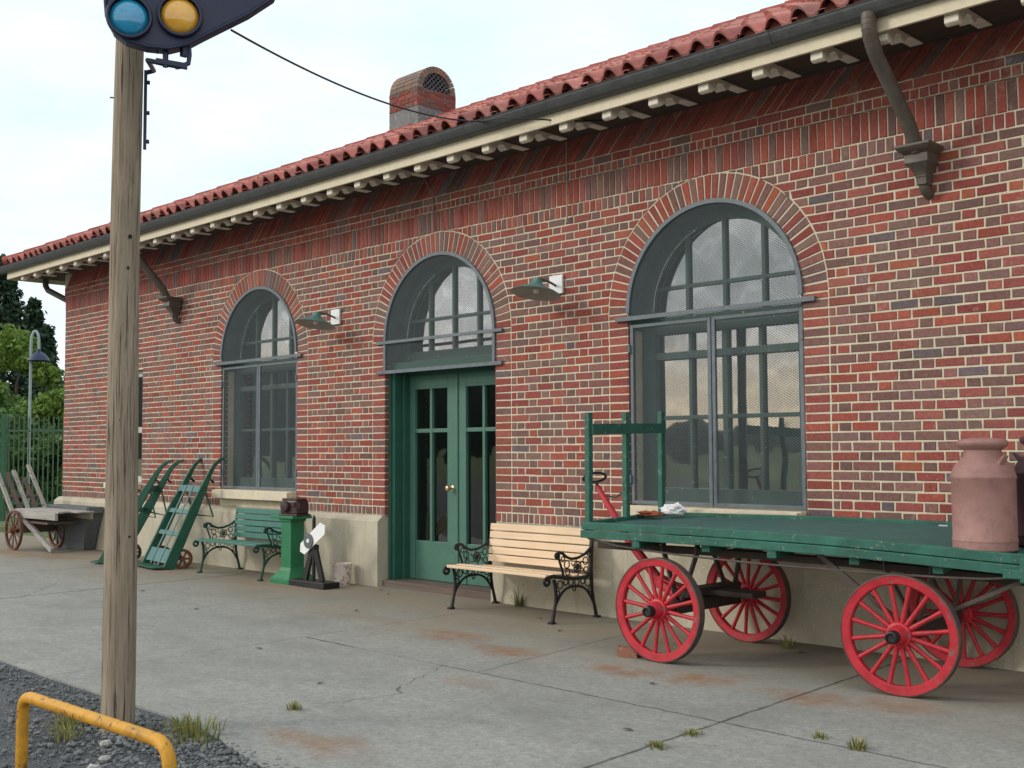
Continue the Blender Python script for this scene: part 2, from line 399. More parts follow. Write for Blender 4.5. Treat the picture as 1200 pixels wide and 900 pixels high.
def tag(o, label, cat, group=None):
    o['label'] = label; o['category'] = cat
    if group: o['group'] = group
    return o
def thing(name, label, cat, loc=(0, 0, 0), rz=0., group=None):
    o = bpy.data.objects.new(name, None); COL.objects.link(o)
    Mt = Matrix.Translation(loc) @ Matrix.Rotation(rz, 4, 'Z'); o.matrix_local = Mt; WM[o] = Mt
    o.empty_display_size = .1
    return tag(o, label, cat, group)
def copy_tree(o, parent=None):
    c = o.copy(); COL.objects.link(c)
    if parent: c.parent = parent
    for ch in [q for q in COL.objects if q.parent == o]: copy_tree(ch, c)
    return c
def bez(p0, p1, p2, p3, n=10):
    p0, p1, p2, p3 = map(V, (p0, p1, p2, p3)); out = []
    for i in range(n + 1):
        u = i / n; q = 1 - u
        out.append(p0 * q ** 3 + p1 * 3 * q * q * u + p2 * 3 * q * u * u + p3 * u ** 3)
    return out

# ------------------------------------------------------------------ the station
XL, XR = -16.93, 7.0
ZB, CH, NR = .805, .0684, 38          # first course, course height, number of courses
ZT = ZB + CH * NR                     # 3.404
ZS, RI, RO = 2.495, .8186, 1.023      # spring, intrados, extrados
ARCH = [(-5.127, .80), (-8.3425, 0.), (-11.562, .80)]
DOORX = -8.3425
NW = (-15.42, -14.42, .95, 2.50)      # narrow window behind the pole
station = thing('station_building', 'long red brick railway station with arched windows and red tile roof', 'building', (-6, 0, 0))

def cut(ivs, a, b):
    """remove [a0(z),..] interval given as pairs at bottom/top"""
    out = []
    for (l0, l1, r0, r1) in ivs:      # left edge bottom/top, right edge bottom/top
        if b[0] <= l0 and b[1] <= l1 or a[0] >= r0 and a[1] >= r1: out.append((l0, l1, r0, r1)); continue
        if a[0] > l0 + 1e-6 or a[1] > l1 + 1e-6: out.append((l0, l1, a[0], a[1]))
        if b[0] < r0 - 1e-6 or b[1] < r1 - 1e-6: out.append((b[0], b[1], r0, r1))
    return out
def row_ivs(z0, z1, rad, x0=XL, x1=XR):
    ivs = [(x0, x0, x1, x1)]
    for xc, zb in ARCH:
        def hw(z):
            if z < zb - 1e-6: return None
            if z <= ZS: return rad
            q = rad * rad - (z - ZS) ** 2
            return math.sqrt(q) if q > 0 else 0.
        h0, h1 = hw(z0 + 1e-5), hw(z1)
        if h0 is None and h1 is None: continue
        if rad == RO and ZS + .7 * RO < z0 < ZS + RO: continue
        if h0 is None: h0 = h1
        if h0 <= 0: continue
        ivs = cut(ivs, (xc - h0, xc - h1), (xc + h0, xc + h1))
    if z1 > NW[2] + .01 and z0 < NW[3] - .01: ivs = cut(ivs, (NW[0], NW[0]), (NW[1], NW[1]))
    return ivs

RED = [(.285, .070, .052), (.32, .080, .058), (.255, .062, .054), (.295, .088, .072), (.27, .078, .068)]
DUL = [(.20, .102, .092), (.180, .104, .100), (.22, .115, .100), (.165, .094, .082), (.195, .122, .104), (.235, .105, .096)]
ORG = [(.34, .098, .058), (.32, .090, .054)]
GRY = [(.15, .115, .135), (.13, .10, .11)]
def bcol(pred=.55):
    u = random.random()
    if u < pred: c = random.choice(RED)
    elif u < pred + .03: c = random.choice(ORG)
    elif u < .985: c = random.choice(DUL)
    else: c = random.choice(GRY)
    k = random.uniform(.85, 1.15)
    return tuple(x * k for x in c)
wall = MB()
def brick(poly, col, proud=0., g=.0060, jit=.0024):
    """poly: (x,z) corners of the cell; the joint is taken off each side"""
    n = len(poly); cx = sum(p[0] for p in poly) / n; cz = sum(p[1] for p in poly) / n
    def inset(d):
        out = []
        for i in range(n):
            p0, p, p1 = V(poly[i - 1]), V(poly[i]), V(poly[(i + 1) % n])
            e0 = (p - p0); e1 = (p1 - p)
            if e0.length < 1e-5 or e1.length < 1e-5: out.append(p); continue
            e0.normalize(); e1.normalize()
            n0 = V((-e0.y, e0.x)); n1 = V((-e1.y, e1.x)); m = n0 + n1
            if m.length < 1e-4: out.append(p + n0 * d); continue
            out.append(p + m * (d / max(.3, 1 + n0.dot(n1))))
        return out
    area = sum(poly[i][0] * poly[(i + 1) % n][1] - poly[(i + 1) % n][0] * poly[i][1] for i in range(n)) / 2
    if area < 0: poly = poly[::-1]
    if abs(area) < 1e-4: return
    if abs(area) < 2e-3: g *= .5
    o = inset(g + random.uniform(0, .0012)); i_ = inset(g + .0034)
    y = -.0042 - proud - random.uniform(0, .0018)
    tx = random.uniform(-.003, .003)
    ja = [(random.uniform(-jit, jit), random.uniform(-jit, jit)) for _ in range(n)]
    vs = [(p[0] + a[0], .004 - proud, p[1] + a[1]) for p, a in zip(o, ja)] + [(p[0] + a[0], y + .0028, p[1] + a[1]) for p, a in zip(o, ja)] + [(p[0] + a[0], y + tx * (p[0] - cx), p[1] + a[1]) for p, a in zip(i_, ja)]
    fs = []
    for k in range(n):
        q = (k + 1) % n
        fs += [(k, q, q + n, k + n), (k + n, q + n, q + 2 * n, k + 2 * n)]
    fs.append(tuple(range(2 * n, 3 * n)))
    wall.add(vs, fs, 0, False, col)
def lay_row(z0, z1, ivs, units, phase, pred=None, proud=0., g=.0060):
    """units: list of (width, kind); repeated along x"""
    per = sum(u[0] for u in units)
    for (l0, l1, r0, r1) in ivs:
        lo, hi = min(l0, l1), max(r0, r1)
        k = math.floor((lo - phase) / per) - 1; x = phase + k * per; cells = []
        while x < hi:
            for w, kd in units:
                a, b = max(x, lo), min(x + w, hi)
                if b - a > .001: cells.append([a, b, kd])
                x += w
        if len(cells) > 1 and cells[0][1] - cells[0][0] < .045: cells[1][0] = cells[0][0]; cells.pop(0)
        if len(cells) > 1 and cells[-1][1] - cells[-1][0] < .045: cells[-2][1] = cells[-1][1]; cells.pop()
        for i, (a, b, kd) in enumerate(cells):
            ab, at_, bb, bt = a, a, b, b
            ab = max(a, min(l0, b)); at_ = max(a, min(l1, b)); bb = min(b, max(r0, a)); bt = min(b, max(r1, a))
            if i == 0: ab, at_ = l0, l1
            if i == len(cells) - 1: bb, bt = r0, r1
            if bb - ab < .004 and bt - at_ < .004: continue
            ab = min(ab, bb - .002); at_ = min(at_, bt - .002)
            pr = pred if pred is not None else (.56 if kd == 's' else .16)
            za, zb_ = z0, z0; kink = None
            for xc, _ in ARCH:          # bricks cut to the crown of an arch ring
                if ZS + .7 * RO < z0 < ZS + RO:
                    if z1 < ZS + RO:
                        hx = math.sqrt(RO * RO - (z1 - ZS) ** 2)
                        if ab < xc + hx < bb and ab > xc - hx: ab = at_ = xc + hx
                        if ab < xc - hx < bb and bb < xc + hx: bb = bt = xc - hx
                    h0_ = math.sqrt(RO * RO - (z0 - ZS) ** 2)
                    if ab < xc + h0_ < bb and ab > xc: kink = xc + h0_
                    if ab < xc - h0_ < bb and bb < xc: kink = xc - h0_
                    if abs(ab - xc) < RO: za = max(za, ZS + math.sqrt(max(0, RO * RO - (ab - xc) ** 2)))
                    if abs(bb - xc) < RO: zb_ = max(zb_, ZS + math.sqrt(RO * RO - (bb - xc) ** 2))
            if max(z1 - za, z1 - zb_) < .012: continue
            za, zb_ = min(za, z1 - .004), min(zb_, z1 - .004)
            P_ = [(ab, za), (bb, zb_), (bt, z1), (at_, z1)]
            if kink is not None: P_.insert(1, (kink, z0))
            brick(P_, bcol(pr), proud, g)
def mortar(z0, z1, rad, y=0., x0=XL, x1=XR):
    for (l0, l1, r0, r1) in row_ivs(z0, z1, rad, x0, x1):
        wall.add([(l0, y, z0), (r0, y, z0), (r1, y, z1), (l1, y, z1)], [(0, 1, 2, 3)], 1)
FLEM = [(.2045, 's'), (.1005, 'h')]
# base rowlock course
lay_row(.715, ZB, row_ivs(.715, ZB, RO), [(.0677, 'r')], 0, .12)
for xc, zb in ARCH:
    if zb == 0:
        for s_ in (-1, 1):
            a, b = sorted((xc + s_ * RI, xc + s_ * RO)); w = (b - a) / 3
            for i in range(3): brick([(a + i * w, .715), (a + i * w + w, .715), (a + i * w + w, ZB), (a + i * w, ZB)], bcol(.12))
    else:
        for s_ in (-1, 1):
            a, b = sorted((xc + s_ * RI, xc + s_ * RO)); w = (b - a) / 3
            for i in range(3): brick([(a + i * w, .715), (a + i * w + w, .715), (a + i * w + w, ZB), (a + i * w, ZB)], bcol(.12))
# field in Flemish bond with jamb columns
for r in range(NR):
    z0 = ZB + r * CH; z1 = z0 + CH
    lay_row(z0, z1, row_ivs(z0, z1, RO), FLEM, .1525 * (r % 2) + .02)
    if z0 < ZS - .01:
        for xc, zb in ARCH:
            for s_ in (-1, 1):
                a, b = sorted((xc + s_ * RI, xc + s_ * RO)); zt = min(z1, ZS)
                if zt - z0 > .02: brick([(a, z0), (b, z0), (b, zt), (a, zt)], bcol(.62))
# arch rings
NV = 43
for xc, zb in ARCH:
    for k in range(NV):
        a0, a1 = PI * k / NV, PI * (k + 1) / NV
        RQ = RO + .001
        P4 = [(xc + RI * math.cos(a0), ZS + RI * math.sin(a0)), (xc + RQ * math.cos(a0), ZS + RQ * math.sin(a0)), (xc + RQ * math.cos(a1), ZS + RQ * math.sin(a1)), (xc + RI * math.cos(a1), ZS + RI * math.sin(a1))]
        brick(P4, bcol(.46), .0006)
# frieze: rowlock, soldiers, projecting small courses, slanted band
Z1 = ZT + .106; Z2 = Z1 + .212; Z3 = Z2 + .075; Z4 = Z3 + .07
lay_row(ZT, Z1, row_ivs(ZT, Z1, RO), [(.0677, 'r')], .01, .45, 0., .005)
lay_row(Z1, Z2, row_ivs(Z1, Z2, RO), [(.0677, 'r')], .03, .66, .002, .0045)
PJ = .018
lay_row(Z2, Z3, [(XL, XL, XR, XR)], [(.0677, 'r')], .0, .68, PJ, .0042)
lay_row(Z3, Z4, [(XL, XL, XR, XR)], [(.2045, 's')], .05, .68, PJ, .0042)
w = .0957
x = XL - .3
while x < XR:
    a = [(x, Z4), (x + w, Z4), (x + w + .30, Z4 + .30), (x + .30, Z4 + .30)]
    if a[0][0] > XL and a[2][0] < XR: brick(a, bcol(.78), PJ + random.uniform(0, .012), .0035)
    x += w
lay_row(Z4 + .30, Z4 + .40, [(XL, XL, XR, XR)], [(.2045, 's')], .05, .5, PJ)
# mortar bed
for r in range(400):
    z0 = .715 + r * .02; z1 = min(z0 + .02, 3.72)
    if z0 >= 3.72: break
    mortar(z0, z1, RI)
ymo = -PJ
wall.box(((XL + XR) / 2, .05 + ymo, (Z2 + 4.22) / 2), (XR - XL, .1, 4.22 - Z2), None, 1)
# left return and brick jamb reveals (mortar coloured strips with bricks laid on)
wall.add([(XL, .0, 0), (XL, 8.7, 0), (XL, 8.7, 4.2), (XL, 0, 4.2)], [(0, 1, 2, 3)], 1)
wall.add([(XR, .0, 0), (XR, 8.7, 0), (XR, 8.7, 4.2), (XR, 0, 4.2)], [(0, 1, 2, 3)], 1)
wall.add([(XL, 8.7, 0), (XR, 8.7, 0), (XR, 8.7, 4.2), (XL, 8.7, 4.2)], [(0, 1, 2, 3)], 1)
def jamb(x, s_, z0, z1):
    wall.add([(x, 0, z0), (x, .24, z0), (x, .24, z1), (x, 0, z1)], [(0, 1, 2, 3)], 1)
    z = ZB if z0 < ZB else z0
    k = math.ceil((z0 - ZB) / CH - 1e-6)
    if z0 < ZB: wall.box((x + s_ * .0, .05, (max(z0, .715) + ZB) / 2), (.008, .108, ZB - max(z0, .715) - .009), None, 0); 
    r = max(k, 0)
    while ZB + (r + 1) * CH <= z1 + .001:
        zc = ZB + (r + .5) * CH; col = bcol(.5); nf = len(wall.f)
        wall.box((x, .046, zc), (.007, .096, CH - .010), None, 0)
        for q in range(nf, len(wall.f)): wall.col[q] = col
        r += 1
for xc, zb in ARCH:
    for s_ in (-1, 1): jamb(xc + s_ * RI, s_, max(zb, .715), ZS)
    for k in range(24):       # soffit of the arch
        a0, a1 = PI * k / 24, PI * (k + 1) / 24
        wall.add([(xc + RI * math.cos(q), yy, ZS + RI * math.sin(q)) for q, yy in ((a0, 0), (a1, 0), (a1, .24), (a0, .24))], [(0, 1, 2, 3)], 1)
for s_, xx in ((-1, NW[0]), (1, NW[1])): jamb(xx, s_, NW[2], NW[3])
wall.add([(NW[0], 0, NW[3]), (NW[1], 0, NW[3]), (NW[1], .24, NW[3]), (NW[0], .24, NW[3])], [(0, 1, 2, 3)], 1)
for i in list(range(len(wall.f))):
    if wall.mi[i] == 0 and i not in wall.col: wall.col[i] = (.24, .09, .08)
wall.build('brick_wall', [M_BRICK, M_MORTAR], station, recalc=False)

# foundation with sloped wash, two lengths either side of the door
fd = MB()
for a, b in ((XL - .10, DOORX - RI - .015), (DOORX + RI + .015, XR)):
    n = max(2, int((b - a) / .5)); prof0 = [(-.085, -.1), (-.085, .655), (-.012, .712), (.30, .712), (.30, -.1)]
    rows = []
    for i in range(n + 1):
        xx = a + (b - a) * i / n
        rows.append([(xx, p[0] + random.uniform(-.004, .004), p[1] + random.uniform(-.006, .006) if j == 1 else p[1]) for j, p in enumerate(prof0)])
    vs = [p for rw in rows for p in rw]; m = len(prof0)
    fs = [(i * m + j, (i + 1) * m + j, (i + 1) * m + (j + 1) % m, i * m + (j + 1) % m) for i in range(n) for j in range(m)]
    fs += [tuple(range(m)), tuple(n * m + j for j in range(m))]
    fd.add(vs, fs)
fd.build('foundation', M_FOUND, station)

# interior shell so that the panes look into a dim room
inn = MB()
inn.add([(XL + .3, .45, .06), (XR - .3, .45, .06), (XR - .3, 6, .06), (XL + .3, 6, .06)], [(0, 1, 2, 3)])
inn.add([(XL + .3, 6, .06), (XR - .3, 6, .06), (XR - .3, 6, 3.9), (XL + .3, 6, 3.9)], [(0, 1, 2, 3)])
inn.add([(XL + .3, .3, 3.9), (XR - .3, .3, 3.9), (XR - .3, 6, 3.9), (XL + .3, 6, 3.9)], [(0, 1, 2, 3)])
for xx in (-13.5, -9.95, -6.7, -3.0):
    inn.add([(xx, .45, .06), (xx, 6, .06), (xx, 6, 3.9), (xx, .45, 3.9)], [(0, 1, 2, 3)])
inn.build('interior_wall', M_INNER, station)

def arc_pts(xc, r, y, n=28, a0=0., a1=PI): return [(xc + r * math.cos(a0 + (a1 - a0) * i / n), y, ZS + r * math.sin(a0 + (a1 - a0) * i / n)) for i in range(n + 1)]
def arc_bar(mb, xc, r0, r1, y0, y1, n=28):
    vs = []
    for i in range(n + 1):
        a = PI * i / n; c_, s_ = math.cos(a), math.sin(a)
        vs += [(xc + r0 * c_, y0, ZS + r0 * s_), (xc + r1 * c_, y0, ZS + r1 * s_), (xc + r1 * c_, y1, ZS + r1 * s_), (xc + r0 * c_, y1, ZS + r0 * s_)]
    fs = [(4 * i + j, 4 * i + (j + 1) % 4, 4 * i + 4 + (j + 1) % 4, 4 * i + 4 + j) for i in range(n) for j in range(4)]
    mb.add(vs, fs + [(0, 1, 2, 3), (4 * n, 4 * n + 1, 4 * n + 2, 4 * n + 3)])
def half_disc(xc, r, y, z0, n=32):
    pts = arc_pts(xc, r, y, n)
    if z0 < ZS: pts = [(xc + r, y, z0)] + pts + [(xc - r, y, z0)]
    return pts

def make_fan(win, xc, zlow, zbar, yg=.225):
    """reveal casing, fan sash, glass and screen of an arched head"""
    ca = MB(); arc_bar(ca, xc, RI - .022, RI - .004, .012, .26)
    for s_ in (-1, 1): ca.box((xc + s_ * (RI - .013), .136, (zlow + ZS) / 2), (.018, .248, ZS - zlow))
    ca.build('casing', M_REVEAL, win)
    fr = MB(); ro, ri = RI - .022, RI - .115
    arc_bar(fr, xc, ri, ro, yg - .03, yg + .03)
    for s_ in (-1, 1): fr.box((xc + s_ * (ri + ro) / 2, yg, (zlow + ZS) / 2 + .0), (ro - ri, .06, ZS - zlow))
    fr.box((xc, yg, zlow + .05), (2 * ri, .058, .1))
    fr.build('sash_frame', M_FRAME, win)
    pt = MB(); vs = []
    for i in range(17):
        a = R(112 + 66 * i / 16); q = random.uniform(.004, .010)
        for rr in (ri - .001, ri - .001 - q):
            vs += [(xc + rr * math.cos(a), yg - .034, ZS + rr * math.sin(a))]
    pt.add(vs, [(2 * i, 2 * i + 1, 2 * i + 3, 2 * i + 2) for i in range(16)]); pt.build('pale_sash_edge', M_WHITE, win)  # thin uneven pale strip along the left of the fan sash
    mu = MB()
    for dx in (-.36, 0, .36):
        h = math.sqrt(ri * ri - dx * dx); mu.box((xc + dx, yg - .004, (zlow + .1 + ZS + h) / 2), (.030, .036, ZS + h - zlow - .1))
    mu.box((xc, yg - .002, 2.70), (2 * math.sqrt(ri * ri - .205 ** 2), .034, .028))
    mu.build('muntin', M_FRAME, win)
    g = MB(); g.add(half_disc(xc, ri + .01, yg + .006, zlow + .08), [tuple(range(35))]); g.build('pane', M_GLASS, win, recalc=False)
    s1 = MB(); arc_bar(s1, xc, RI - .028, RI + .006, -.022, .006)
    for s_ in (-1, 1):
        if ZS - zbar > .06: s1.box((xc + s_ * (RI - .011), -.008, (zbar + ZS) / 2), (.034, .028, ZS - zbar))
    s1.box((xc, -.022, zbar), (2 * RI + .22, .028, .034))
    s1.build('screen_frame', M_STEEL, win)
    ms = MB(); ms.add(half_disc(xc, RI - .02, -.006, zbar), [tuple(range(35))] if zbar < ZS else [tuple(range(33))]); ms.build('wire_screen', M_MESH, win, recalc=False)

def part_empty(name, parent, loc):
    o = bpy.data.objects.new(name, None); COL.objects.link(o); o.parent = parent
    o.matrix_local = WM[parent].inverted() @ Matrix.Translation(loc); WM[o] = Matrix.Translation(loc); o.empty_display_size = .1
    return o

for xc in (ARCH[0][0], ARCH[2][0]):
    # the sill is the window's own mesh, everything else hangs under it
    si = MB(); si.box((xc, .10, .862), (2 * RI - .01, .36, .116)); si.box((xc, -.1, .865), (2 * RI - .02, .05, .10))
    win = si.build('arched_window', M_SILL, station, bevel=.006)
    yg = .215
    make_fan(win, xc, 2.36, 2.45, .225)
    fr = MB()
    for s_ in (-1, 1): fr.box((xc + s_ * (RI - .08), yg, (.92 + 2.36) / 2), (.14, .09, 1.44))
    fr.box((xc, yg, .99), (2 * RI - .3, .085, .14)); fr.box((xc, yg - .002, 2.135), (2 * RI - .3, .08, .06)); fr.box((xc, yg + .002, 2.345), (2 * RI - .3, .09, .06))
    fr.box((xc, yg - .006, 1.63), (2 * RI - .3, .05, .032))
    fr.build('window_frame', M_FRAME, win, bevel=.004)
    mu = MB()
    for dx in (-.33, 0, .33): mu.box((xc + dx, yg - .004, 1.69), (.03 if dx else .045, .044, 1.28))
    mu.build('muntin', M_FRAME, win)
    g = MB(); g.add([(xc - .68, yg + .008, 1.05), (xc + .68, yg + .008, 1.05), (xc + .68, yg + .008, 2.33), (xc - .68, yg + .008, 2.33)], [(0, 1, 2, 3)]); g.build('pane', M_GLASS, win, recalc=False)
    for s_ in (-1, 1):
        sf = MB(); xa, xb = (xc - RI + .012, xc - .004) if s_ < 0 else (xc + .004, xc + RI - .012)
        z0, z1 = .93, 2.40
        for xx in (xa + .016, xb - .016): sf.box((xx, .022, (z0 + z1) / 2), (.032, .026, z1 - z0))
        for zz in (z0 + .014, z1 - .014): sf.box(((xa + xb) / 2, .022, zz), (xb - xa - .064, .026, .028))
        hx = xa if s_ < 0 else xb
        for zz in (1.13, 2.2): sf.box((hx, .012, zz), (.02, .05, .07))
        sf.build('screen_frame', M_STEEL, win, bevel=.003)
        ms = MB(); ms.add([(xa + .02, .022, z0), (xb - .02, .022, z0), (xb - .02, .022, z1), (xa + .02, .022, z1)], [(0, 1, 2, 3)]); ms.build('wire_screen', M_MESH, win, recalc=False)

# door with its fanlight
fl = MB(); fl.box((DOORX, .16, 2.225), (2 * RI - .012, .20, .09))
fan = fl.build('fanlight_window', M_DOORDK, station, bevel=.005)
make_fan(fan, DOORX, 2.28, 2.175, .23)
b2 = MB(); b2.box((DOORX, -.02, 2.48), (2 * RI + .22, .024, .03)); b2.build('screen_bar', M_STEEL, fan)
df = MB()
for s_ in (-1, 1):
    df.box((DOORX + s_ * (RI - .035), .12, 1.12), (.07, .10, 2.24)); df.box((DOORX + s_ * (RI - .055), .215, 1.12), (.09, .09, 2.24)); df.box((DOORX + s_ * (RI - .012), .06, 1.12), (.03, .03, 2.2))
df.box((DOORX, .255, 2.165), (2 * RI - .2, .06, .06))
df.build('door_frame', M_DOORDK, station, bevel=.006)
th = MB(); th.box((DOORX, .14, .03), (2 * RI, .34, .07)); th.build('threshold', M_BRNW, station, bevel=.006)
for s_ in (-1, 1):
    xa, xb = (DOORX - .735, DOORX - .003) if s_ < 0 else (DOORX + .003, DOORX + .735)
    ya, z0, z1 = .25, .07, 2.15
    la, lb = (xa + .095, xb - .135) if s_ < 0 else (xa + .135, xb - .095)
    d = MB(); zl, zh = .46, 2.0
    d.box(((xa + la) / 2, ya + .02, (z0 + z1) / 2), (la - xa, .045, z1 - z0)); d.box(((lb + xb) / 2, ya + .02, (z0 + z1) / 2), (xb - lb, .045, z1 - z0))
    xm = (la + lb) / 2; wl = lb - la
    d.box((xm, ya + .02, (zh + z1) / 2), (wl, .0445, z1 - zh)); d.box((xm, ya + .024, (z0 + zl) / 2), (wl, .034, zl - z0))
    d.box((xm, ya + .02, 1.575), (wl, .036, .04)); d.box((xm, ya + .018, (zl + zh) / 2), (.036, .038, zh - zl))
    if s_ > 0: d.box((xa + .012, ya - .008, (z0 + z1) / 2), (.03, .016, z1 - z0 - .01))
    dr = d.build('door', M_DOORG, station, bevel=.004)
    g = MB(); g.add([(la, ya + .03, zl), (lb, ya + .03, zl), (lb, ya + .03, zh), (la, ya + .03, zh)], [(0, 1, 2, 3)]); g.build('pane', M_DGLASS, dr, recalc=False)
    if s_ < 0:
        h = MB(); Mh = Matrix.Translation((xb - .06, ya, 1.0)) @ Matrix.Rotation(PI / 2, 4, 'X')
        h.lathe([(0, -.005), (.028, -.004), (.028, .004), (.010, .008), (.010, .04), (.024, .048), (.03, .062), (.024, .078), (0, .083)], Mh, 20); h.build('handle', M_BRASS, dr)

# narrow sash window mostly behind the pole
xa, xb, z0, z1 = NW
nw = MB()
for xx in (xa + .05, xb - .05): nw.box((xx, .12, (z0 + z1) / 2), (.1, .08, z1 - z0))
for zz in (z0 + .05, (z0 + z1) / 2 - .05, z1 - .05): nw.box(((xa + xb) / 2, .122, zz), (xb - xa - .2, .075, .08))
nwo = nw.build('sash_window', paint('pale_sash_paint', (.42, .46, .44), .6, .3), station, bevel=.004)
g = MB(); g.add([(xa + .08, .13, z0), (xb - .08, .13, z0), (xb - .08, .13, z1), (xa + .08, .13, z1)], [(0, 1, 2, 3)]); g.build('pane', M_GLASS, nwo, recalc=False)
sl = MB(); sl.box(((xa + xb) / 2, .06, z0 - .04), (xb - xa - .006, .26, .08)); sl.build('window_sill', M_SILL, nwo, bevel=.005)

# thin wall conduits
for xx, zb_, zt_, nm in ((-6.588, 3.35, 4.06, 1), (-8.374, 3.52, 4.06, 2)):
    cd = MB(); pts = [(xx + random.uniform(-.004, .004), -.034, zb_ + (zt_ - zb_) * i / 8) for i in range(9)]
    if nm == 2: pts[-2:] = [(xx - .03, -.034, 3.92), (xx - .1, -.034, 4.04)]
    cd.tube(pts, .006, 6); cd.build('wall_conduit', M_COND, station)

# eaves: soffit, fascia, rafter tails, gutter
OH = .62
sf = MB(); sf.box(((XL - OH + XR) / 2, -OH / 2 + .0, 4.085), (XR - XL + OH, OH, .03)); sf.box((XL - OH / 2, 4.35, 4.083), (OH - .004, 9.32 - OH, .03))
sf.build('soffit', M_SOFFIT, station)
fa = MB(); fa.box(((XL - OH + XR) / 2, -OH - .012, 4.068), (XR - XL + OH + .02, .026, .125)); fa.box((XL - OH - .012, 4.33, 4.066), (.026, 9.9, .125))
fa.build('fascia', M_CREAM, station, bevel=.003)
prof = [(-OH + .012, 4.068), (-OH + .012, 4.012), (-OH + .020, 4.006), (-OH + .012, 4.0), (-OH + .014, 3.958), (-.585, 3.945), (-.555, 3.948), (-.53, 3.965), (-.505, 4.005), (-.48, 4.03), (-.42, 4.035), (-.41, 4.015), (-.38, 4.0), (-.35, 4.012), (-.33, 4.04), (-.28, 4.055), (-.10, 4.058), (-.10, 4.068)]
tails = []
x = -4.27 + .4575 * 24
p0 = MB(); p0.prism([(-.045, a, b) for a, b in prof], (.09, 0, 0))
first = None
while x > XL - OH + .02:
    if first is None:
        first = p0.build('rafter_tail', M_TAIL, station, M=Matrix.Translation((x + 6, 0, 0)), bevel=.004)
    else:
        c_ = first.copy(); COL.objects.link(c_); c_.parent = station; c_.location = (x + 6, 0, 0)
    x -= .4575
pg = [(0.0, 0), (0.0, .095), (-.010, .098), (-.010, .010), (-.045, .010), (-.066, .024), (-.086, .046), (-.100, .064), (-.100, .084), (-.112, .090), (-.122, .084), (-.113, .076), (-.109, .062), (-.094, .038), (-.074, .014), (-.050, 0)]
gu = MB(); yg0, zg0 = -OH - .028, 4.098
gu.prism([(XL - OH - .16, yg0 + a, zg0 + b) for a, b in pg], (XR - XL + OH + .16, 0, 0))
gu.prism([(XL - OH - .028 + a, -.6, zg0 + b - .002) for a, b in pg], (0, 9.9, 0))
x = XL + .6
while x < XR:
    gu.prism([(x, yg0 + a * 1.03 + (.002 if a > -.01 else 0), zg0 + b * 1.02 - .002) for a, b in pg], (.05, 0, 0)); x += 3.05
gu.build('gutter', M_GUTTER, station)

# downspouts with their moulded conductor heads
for hx, ox in ((-3.34, -3.385), (-13.43, -13.47)):
    ds = MB()
    pts = bez((ox, -.70, 4.12), (ox, -.71, 4.02), (ox, -.70, 3.97), (ox, -.60, 3.86), 8) + [V((hx - .01, -.25, 3.48)), V((hx, -.17, 3.33))]
    ds.tube(pts, .048, 14)
    for k in range(7):
        i = min(k + 1, 8); q = V(pts[i])
        d_ = (V(pts[i + 1]) - V(pts[i - 1])).normalized(); ds.tube([q - d_ * .005, q + d_ * .005], .0498, 14)
    sp = ds.build('downspout', M_SPOUT, station)
    hd = MB()
    def sec(w, d_, z): return [(hx - w, -.03, z), (hx - w, -.03 - d_, z), (hx + w, -.03 - d_, z), (hx + w, -.03, z)]
    S = [(.16, .29, 3.372), (.16, .29, 3.352), (.135, .26, 3.325), (.125, .245, 3.318), (.105, .21, 3.30), (.105, .21, 3.235), (.11, .215, 3.228), (.075, .17, 3.19), (.055, .14, 3.15), (.05, .125, 3.13), (.054, .13, 3.126), (.046, .12, 3.115), (.046, .115, 3.06)]
    S = [(a * .76, b_ * .78, 3.365 + (c_ - 3.372) * .80) for a, b_, c_ in S]
    vs = [p for q in S for p in sec(*q)]
    hd.add(vs, [(4 * i + j, 4 * i + (j + 1) % 4, 4 * i + 4 + (j + 1) % 4, 4 * i + 4 + j) for i in range(len(S) - 1) for j in range(4)] + [(0, 1, 2, 3)])
    hd.tube(bez((hx, -.075, 3.12), (hx, -.075, 3.085), (hx, -.05, 3.065), (hx, .02, 3.06), 6), .035, 12)
    hd.build('conductor_head', M_SPOUT, sp, bevel=.003)
ds = MB(); ds.tube([(XL - .52, -.1, 4.07), (XL - .52, -.1, 3.95), (XL - .48, -.08, 3.88), (XL - .12, .12, 3.68), (XL - .06, .15, 3.62), (XL - .05, .15, 3.5), (XL - .05, .15, .75)], .045, 12)
ds.build('downspout', M_SPOUT, station)

